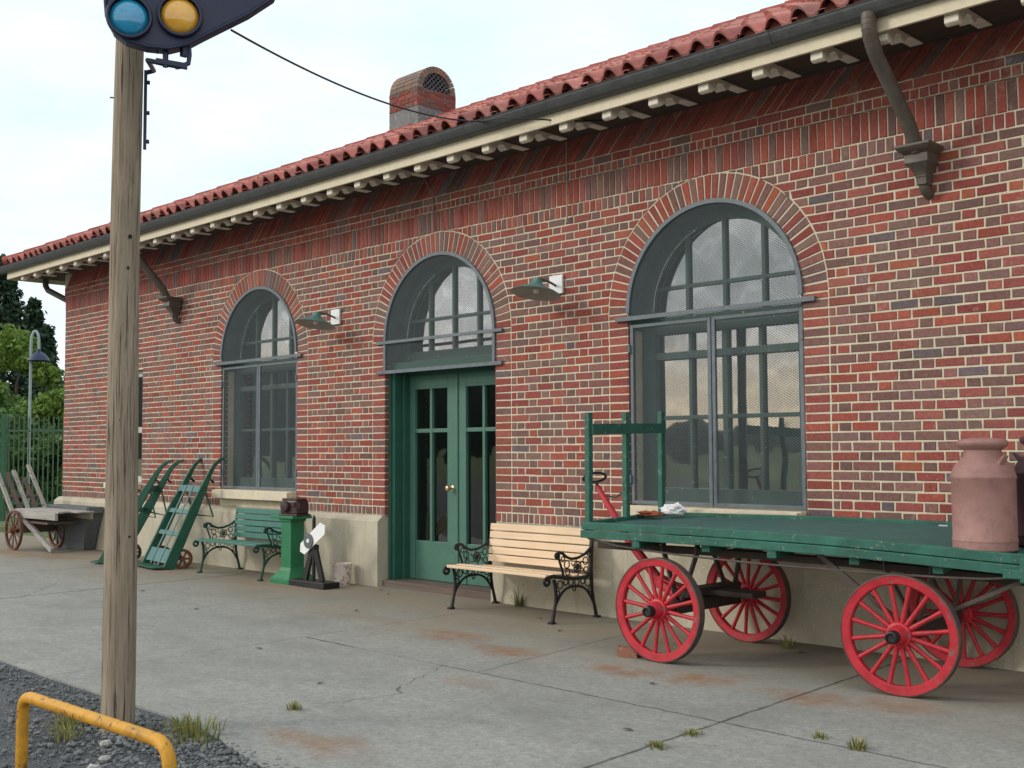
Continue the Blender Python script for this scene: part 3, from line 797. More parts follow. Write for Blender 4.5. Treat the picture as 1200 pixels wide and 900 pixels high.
# tiled hip roof
SL = R(24.9); YE, ZE = -.69, 4.205; PITCH = .2075; CO = .36; RUN = 5.04
ro = MB(); cs, sn = math.cos(SL), math.sin(SL)
def tprof(u):
    u -= math.floor(u)
    return .068 * math.sin(PI * u / .62) ** .8 if 0 < u < .62 else -.014 * math.sin(PI * (max(u, .62) - .62) / .38)
us = [0, .06, .14, .22, .31, .40, .48, .56, .62, .72, .81, .90]
ncourse = int(RUN / cs / CO)
for ci in range(ncourse):
    s0 = ci * CO - (.0 if ci else .0); s1 = s0 + CO + .06
    xmin = XL - OH + .02 + s0 * cs
    k0 = math.floor(xmin / PITCH) + 1; k1 = int(XR / PITCH)
    for k in range(k0, k1):
        kk = random.uniform(.66, 1.12)
        col = random.choice([(.48, .165, .135), (.53, .19, .155), (.43, .145, .125), (.48, .205, .17), (.40, .155, .13)]); col = tuple(q * kk for q in col)
        dz = random.uniform(-.006, .007); dsl = random.uniform(-.018, .018)
        P_ = []
        uu = us + [1.0]
        for (s, lift, sc_) in ((s0 + dsl, .040, 1.0), (s1, .012, .92)):
            for u in uu:
                h = tprof(u if u < 1 else 0) * sc_ + lift + dz
                P_.append((XL * 0 + (k + u) * PITCH, YE + s * cs - h * sn, ZE + s * sn + h * cs))
        n = len(uu)
        fs = [(i, i + 1, n + i + 1, n + i) for i in range(n - 1)]
        ro.add(P_, fs, 0, True, col)
        lip = [P_[i] for i in range(n)] + [(p[0], p[1] + .02 * sn, p[2] - .02 * cs) for p in P_[:n]]
        ro.add(lip, [(i, n + i, n + i + 1, i + 1) for i in range(n - 1)], 0, False, tuple(q * .9 for q in col))
        if ci == 0:   # closed mortar plug set back under the tile end
            plug = [((k + u) * PITCH, YE + .045, ZE + max(tprof(u if u < 1 else 0), 0) + .03) for u in uu] + [((k + u) * PITCH, YE + .045, ZE - .07) for u in uu]
            ro.add(plug, [(i, n + i, n + i + 1, i + 1) for i in range(n - 1)], 0, False, (.26, .09, .07))
# under-sheet, back slope and hip end
zr = ZE + RUN * math.tan(SL) - .02; yr = YE + RUN; xe = XL - OH + .02; xr_ = xe + RUN
ye2 = yr + RUN
ro.add([(xe, YE, ZE - .02), (XR, YE, ZE - .02), (XR, yr, zr), (xr_, yr, zr)], [(0, 1, 2, 3)], 0, False, (.2, .06, .05))
ro.add([(xe, ye2, ZE - .02), (XR, ye2, ZE - .02), (XR, yr, zr), (xr_, yr, zr)], [(0, 1, 2, 3)], 0, False, (.36, .10, .08))
ro.add([(xe, YE, ZE - .02), (xe, ye2, ZE - .02), (xr_, yr, zr)], [(0, 1, 2)], 0, False, (.28, .07, .055))
ro.add([(XR, YE, ZE - .02), (XR, ye2, ZE - .02), (XR, yr, zr)], [(0, 1, 2)], 0, False, (.28, .07, .055))
roof = ro.build('tiled_roof', M_TILE, station, recalc=False)
rc = MB()
def caps(a, b, step=.34):
    a, b = V(a), V(b); n = int((b - a).length / step)
    for i in range(n):
        p, q = a.lerp(b, i / n), a.lerp(b, (i + 1.15) / n)
        nf = len(rc.f); kk = random.uniform(.8, 1.2); rc.tube([p, q], [.095, .078], 12)
        for j in range(nf, len(rc.f)): rc.col[j] = (.31 * kk, .072 * kk, .055 * kk)
caps((xe, YE, ZE + .05), (xr_, yr, zr + .06)); caps((xr_, yr, zr + .06), (XR, yr, zr + .06)); caps((xe, ye2, ZE + .05), (xr_, yr, zr + .06))
rc.build('ridge_cap', M_TILE, roof)

# chimney: grey rendered stack, brick band, barrel-vaulted brick hood with lattice
ch = MB(); X0, X1, Y0, Y1 = -13.67, -12.98, 3.65, 4.42; ZV = 6.90; rv = (Y1 - Y0) / 2; ym = (Y0 + Y1) / 2
ch.box(((X0 + X1) / 2, ym, 6.00), (X1 - X0, Y1 - Y0, 1.22), None, 1)
wall_keep = wall; 
def chbrick(c, d, col):
    nf = len(ch.f); ch.box(c, d, None, 0, .003)
    for j in range(nf, len(ch.f)): ch.col[j] = col
ch.box(((X0 + X1) / 2, ym, (6.61 + ZV) / 2), (X1 - X0 - .012, Y1 - Y0 - .012, ZV - 6.61), None, 2)
for r in range(4):
    z = 6.61 + .0725 * (r + .5)
    for j in range(4):
        o = (.5 if r % 2 else 0)
        L = (X1 - X0) / 3.5
        xa = X0 + max(0, (j - o) * L); xb = X0 + min(X1 - X0, (j + 1 - o) * L)
        if xb - xa > .03: chbrick(((xa + xb) / 2, Y0, z), (xb - xa - .012, .012, .062), tuple(q * .75 for q in bcol(.5)))
        L = rv * 2 / 3.5
        ya = Y0 + max(0, (j - o) * L); yb = Y0 + min(2 * rv, (j + 1 - o) * L)
        if yb - ya > .03: chbrick((X1, (ya + yb) / 2, z), (.012, yb - ya - .012, .062), tuple(q * .75 for q in bcol(.55)))
NB = 16
for k in range(NB):
    a0, a1 = PI * k / NB, PI * (k + 1) / NB; g_ = .012
    for j in range(4):
        xa = X0 + (X1 - X0) * j / 4; xb = X0 + (X1 - X0) * (j + 1) / 4
        P_ = []
        for xx in (xa + .004, xb - .004):
            for rr in (rv - .1, rv):
                for a in (a0 + g_, a1 - g_): P_.append((xx, ym + rr * math.cos(a), ZV + rr * math.sin(a)))
        col = random.choice([(.20, .15, .12), (.24, .17, .13), (.17, .14, .125), (.26, .14, .10)])
        ch.add(P_, [(0, 1, 3, 2), (4, 6, 7, 5), (0, 4, 5, 1), (2, 3, 7, 6), (0, 2, 6, 4), (1, 5, 7, 3)], 0, False, col)
ch.prism([(X0 + .01, ym + (rv - .02) * math.cos(PI * k / 16), ZV + (rv - .02) * math.sin(PI * k / 16)) for k in range(17)], (.02, 0, 0), 2)
for i in range(len(ch.f)):
    if i not in ch.col: ch.col[i] = (.2, .12, .1)
chim = ch.build('chimney', [M_BRICK, M_CHIMG, M_MORTAR], station)
vd = MB(); vd.prism([(X1 - .12, ym + (rv - .11) * math.cos(PI * k / 16), ZV + (rv - .11) * math.sin(PI * k / 16)) for k in range(17)], (-.02, 0, 0)); vd.build('flue_shade_panel', M_DARK, chim)  # near-black panel behind the lattice, paints the shade inside the hood
lt = MB(); rl = rv - .1
for k in range(-7, 8):
    for s_ in (-1, 1):
        pts = []
        for i in range(60):
            y_ = -rl + 2 * rl * i / 59; z_ = s_ * y_ + k * .085 + .1
            if z_ > 0 and y_ * y_ + z_ * z_ < rl * rl: pts.append((X1 - .03, ym + y_, ZV + z_))
        if len(pts) > 1: lt.tube([pts[0], pts[-1]], .009, 5)
lt.build('lattice', M_LATT, chim)

# ------------------------------------------------------------------ the ground
def sheet(name, mat, pts, z0, depth, sub=None):
    mb = MB(); mb.prism([(p[0], p[1], z0) for p in pts], (0, 0, -depth)); o = mb.build(name, mat); o['kind'] = 'structure'; return o
edge = []
x = -60.
while x < 12:
    yb = -4.32 if x < -5.2 else -4.32 - (x + 5.2) * .21 if x < -4.2 else -4.53
    edge.append((x, yb + (random.uniform(-.006, .006) if x > -12 else 0))); x += .11 if -12 < x < -2 else 1.5
sheet('concrete_platform', M_PLAT, [(12, .35), (-22, .35), (-24, -1.5), (-60, -1.5)] + edge + [(12, -4.53)], 0., .14)
ap = MB(); nx, ny = 120, 60
ax0, ax1, ay0, ay1 = -14., 6., -11., -4.2
for j in range(ny + 1):
    for i in range(nx + 1):
        X_ = ax0 + (ax1 - ax0) * i / nx; Y_ = ay0 + (ay1 - ay0) * j / ny
        h = mnoise.noise(V((X_ * 1.3, Y_ * 1.3, 0))) * .012 + mnoise.noise(V((X_ * 7, Y_ * 7, 3))) * .006
        ap.v.append((X_, Y_, (-.030 + h) if Y_ < -4.75 else max(-.03 + h, -.012 + h * .4)))
for j in range(ny):
    for i in range(nx):
        a = j * (nx + 1) + i; ap.f.append([a, a + 1, a + nx + 2, a + nx + 1]); ap.mi.append(0); ap.sm.append(True)
o = ap.build('asphalt_road', M_ASPH, recalc=False); o['kind'] = 'structure'
gr = MB(); gr.add([(-400, -400, -.16), (400, -400, -.16), (400, 400, -.16), (-400, 400, -.16)], [(0, 1, 2, 3)]); o = gr.build('ground', M_EARTH); o['kind'] = 'structure'
gl = MB(); gl.add([(-60, -30, -.13), (30, -30, -.13), (30, -4.0, -.13), (-60, -4.0, -.13)], [(0, 1, 2, 3)]); o = gl.build('road', M_ASPH); o['kind'] = 'structure'
hl = MB(); N = 160
hp = []
for i in range(N + 1):
    a = PI * 1.02 + (PI * .96) * i / N
    dg = math.degrees(a); h = 9 + 20 / (1 + math.exp((dg - 226) / 2.6)) + 4 * mnoise.noise(V((i * .12, 2, 0))) + 2.5 * mnoise.noise(V((i * .4, 5, 0))) + 1.2 * mnoise.noise(V((i * 1.3, 9, 0)))
    for rr, hh in ((330, -1), (345, h * .55), (370, max(3, h))): hp.append((rr * math.cos(a), rr * math.sin(a), hh))
hl.add(hp, [(3 * i + j, 3 * i + 3 + j, 3 * i + 4 + j, 3 * i + 1 + j) for i in range(N) for j in (0, 1)], 0, True)
o = hl.build('hills', M_HILL); o['kind'] = 'structure'

# loose gravel round the pole and along the slab edge
gv = MB()
def stone(c, r):
    n, m = 6, 4; vs = []; sx, sy, sz = (random.uniform(.7, 1.3) for _ in range(3))
    for j in range(1, m):
        for i in range(n):
            a = 2 * PI * i / n + j; b = PI * j / m; k = r * random.uniform(.8, 1.15)
            vs.append((c[0] + k * sx * math.sin(b) * math.cos(a), c[1] + k * sy * math.sin(b) * math.sin(a), c[2] + k * sz * .7 * math.cos(b)))
    top = len(vs); vs += [(c[0], c[1], c[2] + r * .6), (c[0], c[1], c[2] - r * .6)]
    fs = [(j * n + i, j * n + (i + 1) % n, (j + 1) * n + (i + 1) % n, (j + 1) * n + i) for j in range(m - 2) for i in range(n)]
    fs += [(top, i, (i + 1) % n) for i in range(n)] + [(top + 1, (m - 2) * n + (i + 1) % n, (m - 2) * n + i) for i in range(n)]
    gv.add(vs, fs, 0, False)
for _ in range(3800):
    px = random.gauss(-5.1, .8); py = -4.38 - abs(random.gauss(0, .42)); stone((px, py, -.005 if py > -4.75 else -.022), random.choice([.004, .005, .006, .008, .010, .014]))
for _ in range(900):
    px = random.uniform(-13, -5.2); py = -4.36 - abs(random.gauss(0, .13)); stone((px, py, -.004), random.choice([.007, .01, .013]))
for _ in range(400):
    px = random.uniform(-4.6, -2); py = -4.55 - abs(random.gauss(0, .10)); stone((px, py, -.004), random.choice([.006, .01, .012]))
gv.build('gravel', M_STONE, kind='stuff')
rk = [(-5.25, -4.78, .032, 'pale angular stone lying just right of the pole foot'), (-5.0, -4.9, .026, 'small pale stone in the gravel below the yellow rail'), (-4.86, -5.02, .036, 'largest pale stone in the gravel under the yellow rail')]
for X_, Y_, r_, lb in rk:
    gv = MB(); stone((X_, Y_, -.012), r_); tag(gv.build('stone', M_PALE), lb, 'stone', 'loose stones by the pole')

# ------------------------------------------------------------------ weeds
def weed(c, n, h, spread, label, name='weed_tuft'):
    mb = MB()
    for _ in range(n):
        a = random.uniform(0, 2 * PI); r0 = random.uniform(0, spread); l = h * random.uniform(.25, 1.25) * (1.2 - .5 * r0 / spread); le = random.uniform(.1, 1.1)
        b = V((c[0] + r0 * math.cos(a), c[1] + r0 * math.sin(a), c[2])); d = V((math.cos(a), math.sin(a), 0)); w_ = V((-d.y, d.x, 0)) * random.uniform(.002, .005)
        m = b + d * l * le * .35 + V((0, 0, l * .62)); e = b + d * l * le + V((0, 0, l * (1 - le * .35)))
        k = random.random()
        mb.add([b - w_, b + w_, m + w_ * .8, m - w_ * .8, e], [(0, 1, 2, 3), (3, 2, 4)], 0, False, (k, k, k))
    o = mb.build(name, M_WEED, recalc=False); tag(o, label, 'weed', 'weeds in the paving'); return o
weed((-7.12, -.12, 0), 70, .15, .05, 'bushy green weed at the wall foot under the pale wooden bench')
weed((-5.16, -3.78, 0), 60, .05, .04, 'flat grass sprig in a slab joint right of the pole')
weed((-2.63, -2.44, 0), 45, .06, .05, 'grass sprig in the concrete in front of the right cart wheels')
weed((-2.87, -2.36, 0), 40, .03, .06, 'low grass smear in the joint before the red cart wheels')
weed((-5.02, -4.43, -.01), 150, .12, .16, 'tall grass clump on the slab edge right of the pole foot')
weed((-5.2, -4.42, -.01), 80, .08, .10, 'short grass patch between the pole foot and the tall clump')
weed((-5.72, -4.75, -.02), 150, .08, .12, 'low grass patch in the gravel left of the pole foot')
weed((-5.52, -4.86, -.02), 70, .07, .08, 'grass patch in the gravel in front of the pole foot')
weed((-4.28, -.35, 0), 45, .10, .05, 'little weed behind the far front cart wheel')
for a_, b_ in (((-3.33, -2.75), 0), ((-3.31, -3.05), 1)): weed((a_[0], a_[1], 0), 70, .03, .06, ['dry grass fringe in the long joint, near its middle', 'dry grass fringe in the long joint, nearer the camera'][b_])

# ------------------------------------------------------------------ pole, signal, cable, hoop
pl = MB(); pts = []; rr = []
NZ = 40; n = 28
vs = []
for i in range(NZ + 1):
    u = i / NZ; z = -.3 + 4.6 * u
    cx = -5.471 + .028 * u + .006 * math.sin(u * 7); cy = -4.624 + .016 * u + .0 * u + .006 * math.cos(u * 5)
    r0 = .0835 - .018 * u
    for k in range(n):
        a = 2 * PI * k / n; q = r0 * (1 + .03 * mnoise.noise(V((math.cos(a) * 2, math.sin(a) * 2, z * .8))) + .02 * mnoise.noise(V((math.cos(a) * 6, math.sin(a) * 6, z * .6))))
        vs.append((cx + q * math.cos(a), cy + q * math.sin(a), z))
pl.add(vs, [(i * n + k, i * n + (k + 1) % n, (i + 1) * n + (k + 1) % n, (i + 1) * n + k) for i in range(NZ) for k in range(n)] + [tuple(NZ * n + k for k in range(n))], 0, True)
pole = tag(pl.build('wooden_pole', M_POLE), 'bleached round wooden pole standing in gravel at the platform edge', 'pole')
vdir = V((.889, -.459, 0)); rdir = V((.459, .889, 0)); pc = V((-5.45, -4.61, 0))
kn = MB()
for dz, off, r_ in ((1.53, -.02, .008), (2.46, .012, .010), (2.30, .005, .007), (.95, .03, .006)):
    p = pc + vdir * math.sqrt(.072 ** 2 - off * off) + rdir * off + V((0, 0, dz)); kn.tube([p - vdir * .01, p + vdir * .003], r_, 8)
kn.build('nail_hole', M_DARK, pole)

sg = thing('railway_signal', 'dark triangular railway signal head with blue and amber lenses on the pole', 'signal', (-5.37, -4.66, 3.1))
fwd = V((-.889, .459, 0)); up = V((0, 0, 1)); SC = V((-4.93, -4.715, 3.435)); PX = 1 / 246.
def S_(px, py, d=0.): return SC + rdir * ((px - 190) * PX) + up * ((20 - py) * PX) - fwd * d
outl = [(128, 2), (130, 24), (138, 40), (152, 50), (175, 55), (200, 55), (222, 47), (240, 35), (292, 2), (322, -22), (336, -52), (330, -86), (306, -110), (272, -118), (236, -112), (150, -40), (134, -20)]
hb = MB(); hb.prism([S_(a, b, .0) for a, b in outl], fwd * .10)
hb.build('backplate', M_SIGNAL, sg, bevel=.012)
rim = MB(); rim.tube([S_(a, b, .004) for a, b in outl], .008, 8, True); rim.build('backplate_rim', M_SIGNAL, sg)
for (a, b, m, nm) in ((155, 23, M_BLUE, 'blue_lens'), (211.5, 15, M_AMBER, 'amber_lens'), (268, -62, M_REDL, 'red_lens')):
    Mx = Matrix.Translation(S_(a, b)) @ Matrix((rdir, up, -fwd)).transposed().to_4x4()
    L_ = MB(); L_.lathe([(.088, .002), (.084, .010), (.066, .022), (.04, .031), (.015, .035), (.0, .036)], Mx, 32); ln = L_.build(nm, m, sg)
    h_ = MB(); h_.lathe([(.090, 0), (.106, 0), (.106, .024), (.102, .03), (.092, .03), (.090, .024)], Mx, 32); h_.build('lens_rim', M_SIGNAL, ln)
br = MB()
ps = pc + rdir * .075 + vdir * .0
br.beam(ps + V((0, 0, 2.93)), ps + V((0, 0, 3.34)), .03, .016, rdir)
for z_ in (2.97, 3.12, 3.28): br.tube([ps + V((0, 0, z_)), ps + rdir * .022 + V((0, 0, z_))], .011, 6)
A_ = [ps + V((0, 0, 3.33)), ps + rdir * .04 + V((0, 0, 3.345)), S_(176, 68, -.04), S_(192, 71, -.03), S_(212, 73, -.03), S_(222, 68, -.03), S_(223, 58, -.03), S_(222, 46, -.03)]
br.tube(A_, .012, 8)
br.beam(S_(185, 69, -.03), S_(221, 72, -.03), .03, .024)
br.tube([S_(196, 52, -.03), S_(196, 75, -.03)], .014, 8); br.tube([S_(209, 72, -.03), S_(209, 76, -.03)], .010, 6); br.box(S_(217, 54, -.03), (.03, .03, .05)); br.tube([S_(186, 54, -.03), S_(187, 60, -.03)], .004, 6)
br.build('mounting_bracket', M_SIGNAL, sg)
nl = MB(); q = pc - rdir * .07 + V((0, 0, 3.185)); nl.tube([q, q - rdir * .028], .004, 6); nl.build('nail', M_IRON, pole)

cb = MB(); a = S_(272, 16, -.1); b = V((-6.90, -.765, 4.16)); e = V((-5.86, -.36, 4.03))
pts = []
for i in range(25):
    u = i / 24; p = a.lerp(b, u); p.z -= 4 * .11 * u * (1 - u); pts.append(p)
pts += [V((-6.6, -.80, 4.12)), V((-6.3, -.74, 4.06)), V((-6.1, -.55, 4.035)), e]
cb.tube(pts, .0065, 6); tag(cb.build('overhead_cable', M_WIRE), 'thin dark cable sagging from the signal head to the eaves', 'cable')

hp_ = MB(); A = V((-4.21, -5.58, .49)); B = V((-3.195, -5.55, .49))
pts = [V((A.x - .02, A.y, -.2)), V((A.x - .02, A.y, .40))] + bez((A.x - .02, A.y, .40), (A.x - .02, A.y, .47), (A.x + .0, A.y, .49), (A.x + .075, A.y, .49), 6)[1:] + bez((B.x - .09, B.y, .49), (B.x - .02, B.y, .49), (B.x + .0, B.y, .46), (B.x + .005, B.y, .39), 6) + [V((B.x + .005, B.y, -.2))]
hp_.tube(pts, .0215, 14); tag(hp_.build('guard_rail', M_YELLOW), 'chipped yellow tubular hoop rail in front of the pole', 'rail')

# ------------------------------------------------------------------ baggage cart
cart = thing('baggage_cart', 'long green flat baggage cart on four red spoked wheels', 'cart', (-3.84, -.78, 0))
fx = [(-5.27, -1.36, .873), (-4.235, -1.32, .873), (-3.477, -1.275, .862), (-3.015, -1.25, .845), (-2.40, -1.21, .817), (-2.25, -1.20, .812)]
bx = [(-5.40, -.29, .895), (-4.07, -.25, .91), (-3.45, -.22, .91), (-3.13, -.20, .906), (-2.55, -.17, .893), (-2.4, -.16, .888)]
def lin(tab, x):
    for (x0, *a), (x1, *b) in zip(tab, tab[1:]):
        if x <= x1: u = (x - x0) / (x1 - x0); return V((x, a[0] + (b[0] - a[0]) * u, a[1] + (b[1] - a[1]) * u))
    return V((x, b[0], b[1]))
def DK(u, w, h=0.):
    """point on the deck: u 0..1 along, w 0..1 front to back, h below the rim top"""
    f = lin(fx, -5.27 + u * 3.02); k = lin(bx, -5.40 + u * 3.0)
    p = f.lerp(k, w); p.z -= h; return p
def strip(mb, w0, w1, h0, h1, n=16, u0=0., u1=1., dy=0.):
    vs = []
    for i in range(n + 1):
        u = u0 + (u1 - u0) * i / n
        for (w_, h_) in ((w0, h0), (w1, h0), (w1, h1), (w0, h1)):
            p = DK(u, w_, h_); vs.append((p.x, p.y + dy, p.z))
    mb.add(vs, [(4 * i + j, 4 * i + (j + 1) % 4, 4 * i + 4 + (j + 1) % 4, 4 * i + 4 + j) for i in range(n) for j in range(4)] + [(0, 1, 2, 3), (4 * n, 4 * n + 1, 4 * n + 2, 4 * n + 3)])
dk = MB(); npl = 9
for i in range(npl): strip(dk, .035 + .93 * i / npl + .002, .035 + .93 * (i + 1) / npl - .002, .022 + random.uniform(0, .003), .05)
dk.build('deck_planks', M_DECK, cart)
rm = MB(); strip(rm, -.0, .035, 0, .052); strip(rm, .967, 1.0, 0, .052); strip(rm, -.010, .03, .056, .108); strip(rm, .97, 1.0, .056, .108)
for u0 in (0., .983): strip(rm, .036, .966, -.002, .06, 3, u0, u0 + .017)
rm.build('deck_rim', M_GREEN, cart, bevel=.004)
cr = MB()
for u in (.155, .33, .49, .66, .82):
    a = DK(u, -.004 if u in (.155, .49) else .03, .13); b = DK(u, 1.0, .13); cr.beam(a, b, .06, .05)
cr.build('cross_bearer', M_GREEN, cart, bevel=.004)
sills = MB()
for w_ in (.22, .78): strip(sills, w_ - .03, w_ + .03, .156, .20, 8)
sills.build('deck_sill', M_DKWOOD, cart)
rod = MB()
for w_ in (.02, .98):
    pts = [DK(.015 + .97 * i / 12, w_, .112 + .085 * math.sin(PI * min(1, max(0, (i / 12)))) ** .6) for i in range(13)]
    rod.tube(pts, .0065, 6)
rod.build('truss_rod', M_IRON, cart)
eb = MB(); 
eb.box(DK(.985, -.02, .075), (.10, .05, .13)); eb.box(DK(.965, -.02, .10), (.16, .03, .05)); eb.build('end_block', M_GREEN, cart, bevel=.006)
# stakes and rail at the draw end
for w_, zt in ((.045, 1.632), (.49, 1.642), (.955, 1.662)):
    st = MB(); p = DK(.012, w_, .02); q = V((p.x + .004, p.y, zt)); st.beam(p, q, .042, .042, (0, 1, 0)); st.build('stake', M_GREEN, cart, bevel=.004)
rl_ = MB(); a = DK(.012, .045); b = DK(.012, .955); rl_.beam((a.x + .035, a.y, 1.515), (b.x + .035, b.y, 1.535), .024, .075); rl_.build('stake_rail', M_GREEN, cart, bevel=.003)

# wheel prototype: rim is the part, tyre, hub, hub cap and spokes are its sub-parts (axis = local -Y outwards)
WR = .335
def make_wheel(parent, M, first=None):
    if first is not None:
        c_ = copy_tree(first, parent); c_.matrix_local = M; return c_
    AX = Matrix.Rotation(PI / 2, 4, 'X')       # lathe z -> -y
    r_ = MB(); r_.lathe([(WR - .008, -.028), (WR - .008, .028), (WR - .050, .024), (WR - .056, .018), (WR - .056, -.018), (WR - .050, -.024)], AX, 64, closed=True)
    rim = r_.build('wheel', M_RED, parent, M=M)
    ty = MB(); ty.lathe([(WR - .0075, -.031), (WR, -.029), (WR, .029), (WR - .0075, .031), (WR - .009, .0)], AX, 64, closed=True); ty.build('tyre', M_TYRE, rim, M=Matrix())
    hb = MB(); hb.lathe([(0, -.075), (.04, -.075), (.052, -.055), (.058, -.03), (.07, -.025), (.07, .025), (.058, .03), (.052, .06), (.046, .085), (0, .085)], AX, 32); hb.build('hub', M_RED, rim, M=Matrix())
    hc = MB(); hc.lathe([(.0, .08), (.036, .08), (.038, .10), (.034, .135), (.026, .138), (.022, .128), (0, .126)], AX, 24); hc.build('hub_cap', M_BLACK, rim, M=Matrix())
    sp = MB(); sp.tube([(0, 0, .06), (0, 0, .11), (0, 0, .19), (0, 0, WR - .054)], [.0155, .0150, .0125, .0145], 10)
    s0 = sp.build('spoke', M_RED, rim, M=Matrix.Rotation(.12, 4, 'Y'))
    for k in range(1, 16):
        c_ = s0.copy(); COL.objects.link(c_); c_.parent = rim; c_.matrix_local = Matrix.Rotation(.12 + 2 * PI * k / 16, 4, 'Y')
    return rim
cl = V((-3.84, -.78, 0))
w0 = None
hubs = {}
for nm, (wx, wy), az, spin in (('NL', (-4.596, -1.365), .03, 0), ('FL', (-4.618, -.315), .03 + PI, .2), ('NR', (-3.007, -1.245), .10, .11), ('FR', (-3.118, -.185), .10 + PI, .3)):
    Mw = Matrix.Translation(V((wx, wy, WR)) - cl) @ Matrix.Rotation(az, 4, 'Z') @ Matrix.Rotation(spin, 4, 'Y')
    r_ = make_wheel(cart, Mw, w0); w0 = w0 or r_; hubs[nm] = V((wx, wy, WR))
axl = MB(); axl.tube([hubs['NL'], hubs['FL']], .022, 10); axl.tube([hubs['NR'], hubs['FR']], .022, 10)
axl.build('axle', M_TYRE, cart)
bl = MB()
for a, b in (('NR', 'FR'), ('NL', 'FL')):
    p, q = hubs[a], hubs[b]; d_ = (q - p); bl.beam(p + d_ * .14, q - d_ * .14, .09, .085)
    if a == 'NR': bl.build('axle_beam', M_DKWOOD, cart, bevel=.005); bl = MB()
bl.build('axle_beam', M_DKWOOD, cart, bevel=.005); bl = MB()
bl.beam(hubs['NL'].lerp(hubs['FL'], .2) + V((.02, 0, .085)), hubs['NL'].lerp(hubs['FL'], .8) + V((.02, 0, .085)), .13, .05)
bl.beam((-4.75, -.83, .41), (-4.2, -.80, .41), .18, .035)
bl.build('turntable', M_DKWOOD, cart, bevel=.005)
for a, b, uu in (('NL', 'FL', .23), ('NR', 'FR', .745)):
    for f in (.22, .78):
        p = hubs[a].lerp(hubs[b], f); w_ = .2 if f < .5 else .8
        for du in (-.045, .045):
            bs = MB(); q = DK(uu + du, w_, .12); pts = [q, q + V((0, 0, -.06)), p + V((du * 1.2, 0, .13)), p + V((du * .5, 0, .04))]
            vs = []
            for q_ in pts:
                for dx, dy in ((-.007, -.021), (.007, -.021), (.007, .021), (-.007, .021)): vs.append(q_ + V((dx, dy, 0)))
            bs.add(vs, [(4 * i + j, 4 * i + (j + 1) % 4, 4 * i + 4 + (j + 1) % 4, 4 * i + 4 + j) for i in range(3) for j in range(4)] + [(0, 1, 2, 3), (12, 13, 14, 15)])
            bs.build('spring_strap', M_IRON, cart)
for f in (.12, .88):
    p = hubs['NR'].lerp(hubs['FR'], f)
    bc = MB(); bc.beam(DK(.57, f, .12), p + V((-.02, 0, .03)), .03, .014, (0, 1, 0)); bc.build('brace', M_IRON, cart)
    bc = MB(); bc.beam(DK(.985, f, .12), p + V((.02, 0, .03)), .022, .012, (0, 1, 0)); bc.build('brace', M_IRON, cart)
tg = MB(); tg.beam((-4.70, -.84, .34), (-5.0, -.85, .45), .085, .075, (0, 1, 0))
tg.tube([(-4.78, -.84, .30), (-5.02, -.85, .48), (-5.25, -.85, .70), (-5.42, -.85, .92), (-5.56, -.85, 1.10)], [.034, .036, .032, .026, .020], 10)
for s_ in (-1, 1): tg.beam((-4.62, -.84 + s_ * .16, .335), (-4.98, -.85 + s_ * .015, .45), .04, .04, (0, 1, 0))
tg.build('drawbar', M_RED, cart, bevel=.003)
hn = MB(); c_ = V((-5.585, -.85, 1.165)); hn.tube([c_ + V((.02 * math.sin(a), .125 * math.cos(a), .035 * math.sin(a))) for a in [2 * PI * k / 20 for k in range(20)]], .010, 8, True); hn.tube([(-5.55, -.85, 1.09), (-5.575, -.85, 1.135)], .012, 8); hn.build('handle', M_BLACK, cart)
ro_ = MB(); ro_.tube([(-5.50, -.82, 1.03), (-5.44, -.78, 1.02), (-5.36, -.70, 1.10)], .006, 6); ro_.build('hook', M_GREEN, cart)

# ------------------------------------------------------------------ milk cans on the cart
def milk_can(c, m, label, h=.615, rz=0.):
    r = thing('milk_can', label, 'milk can', c, rz, 'milk cans on the baggage cart')
    b = MB(); b.lathe([(0, 0), (.160, 0), (.167, .006), (.167, .05), (.169, .052), (.169, .06), (.166, .064), (.166, .385), (.170, .392), (.170, .402), (.166, .408), (.163, .425), (.150, .455), (.128, .482), (.108, .498), (.099, .510), (.097, .56)], None, 48)
    b.build('body', m, r, M=Matrix())
    l = MB(); l.lathe([(.099, .545), (.108, .552), (.122, .562), (.130, .572), (.133, .582), (.131, .592), (.122, .600), (.10, .606), (.05, .610), (0, .612)], None, 48); l.build('lid', m, r, M=Matrix())
    for s_ in (-1, 1):
        h_ = MB(); h_.prism([(s_ * .135, -.02, .455), (s_ * .165, -.016, .50), (s_ * .172, -.012, .515), (s_ * .160, -.012, .515), (s_ * .115, -.02, .475)], (0, .036, 0)); h_.build('handle', m, r, M=Matrix(), bevel=.004)
    return r
milk_can((-2.60, -1.045, .815), M_CAN, 'dusty pink milk can standing at the near edge of the cart deck', rz=-.45)
milk_can((-2.385, -.72, .832), M_CAN2, 'dark maroon milk can standing behind the dusty pink can', rz=.5)

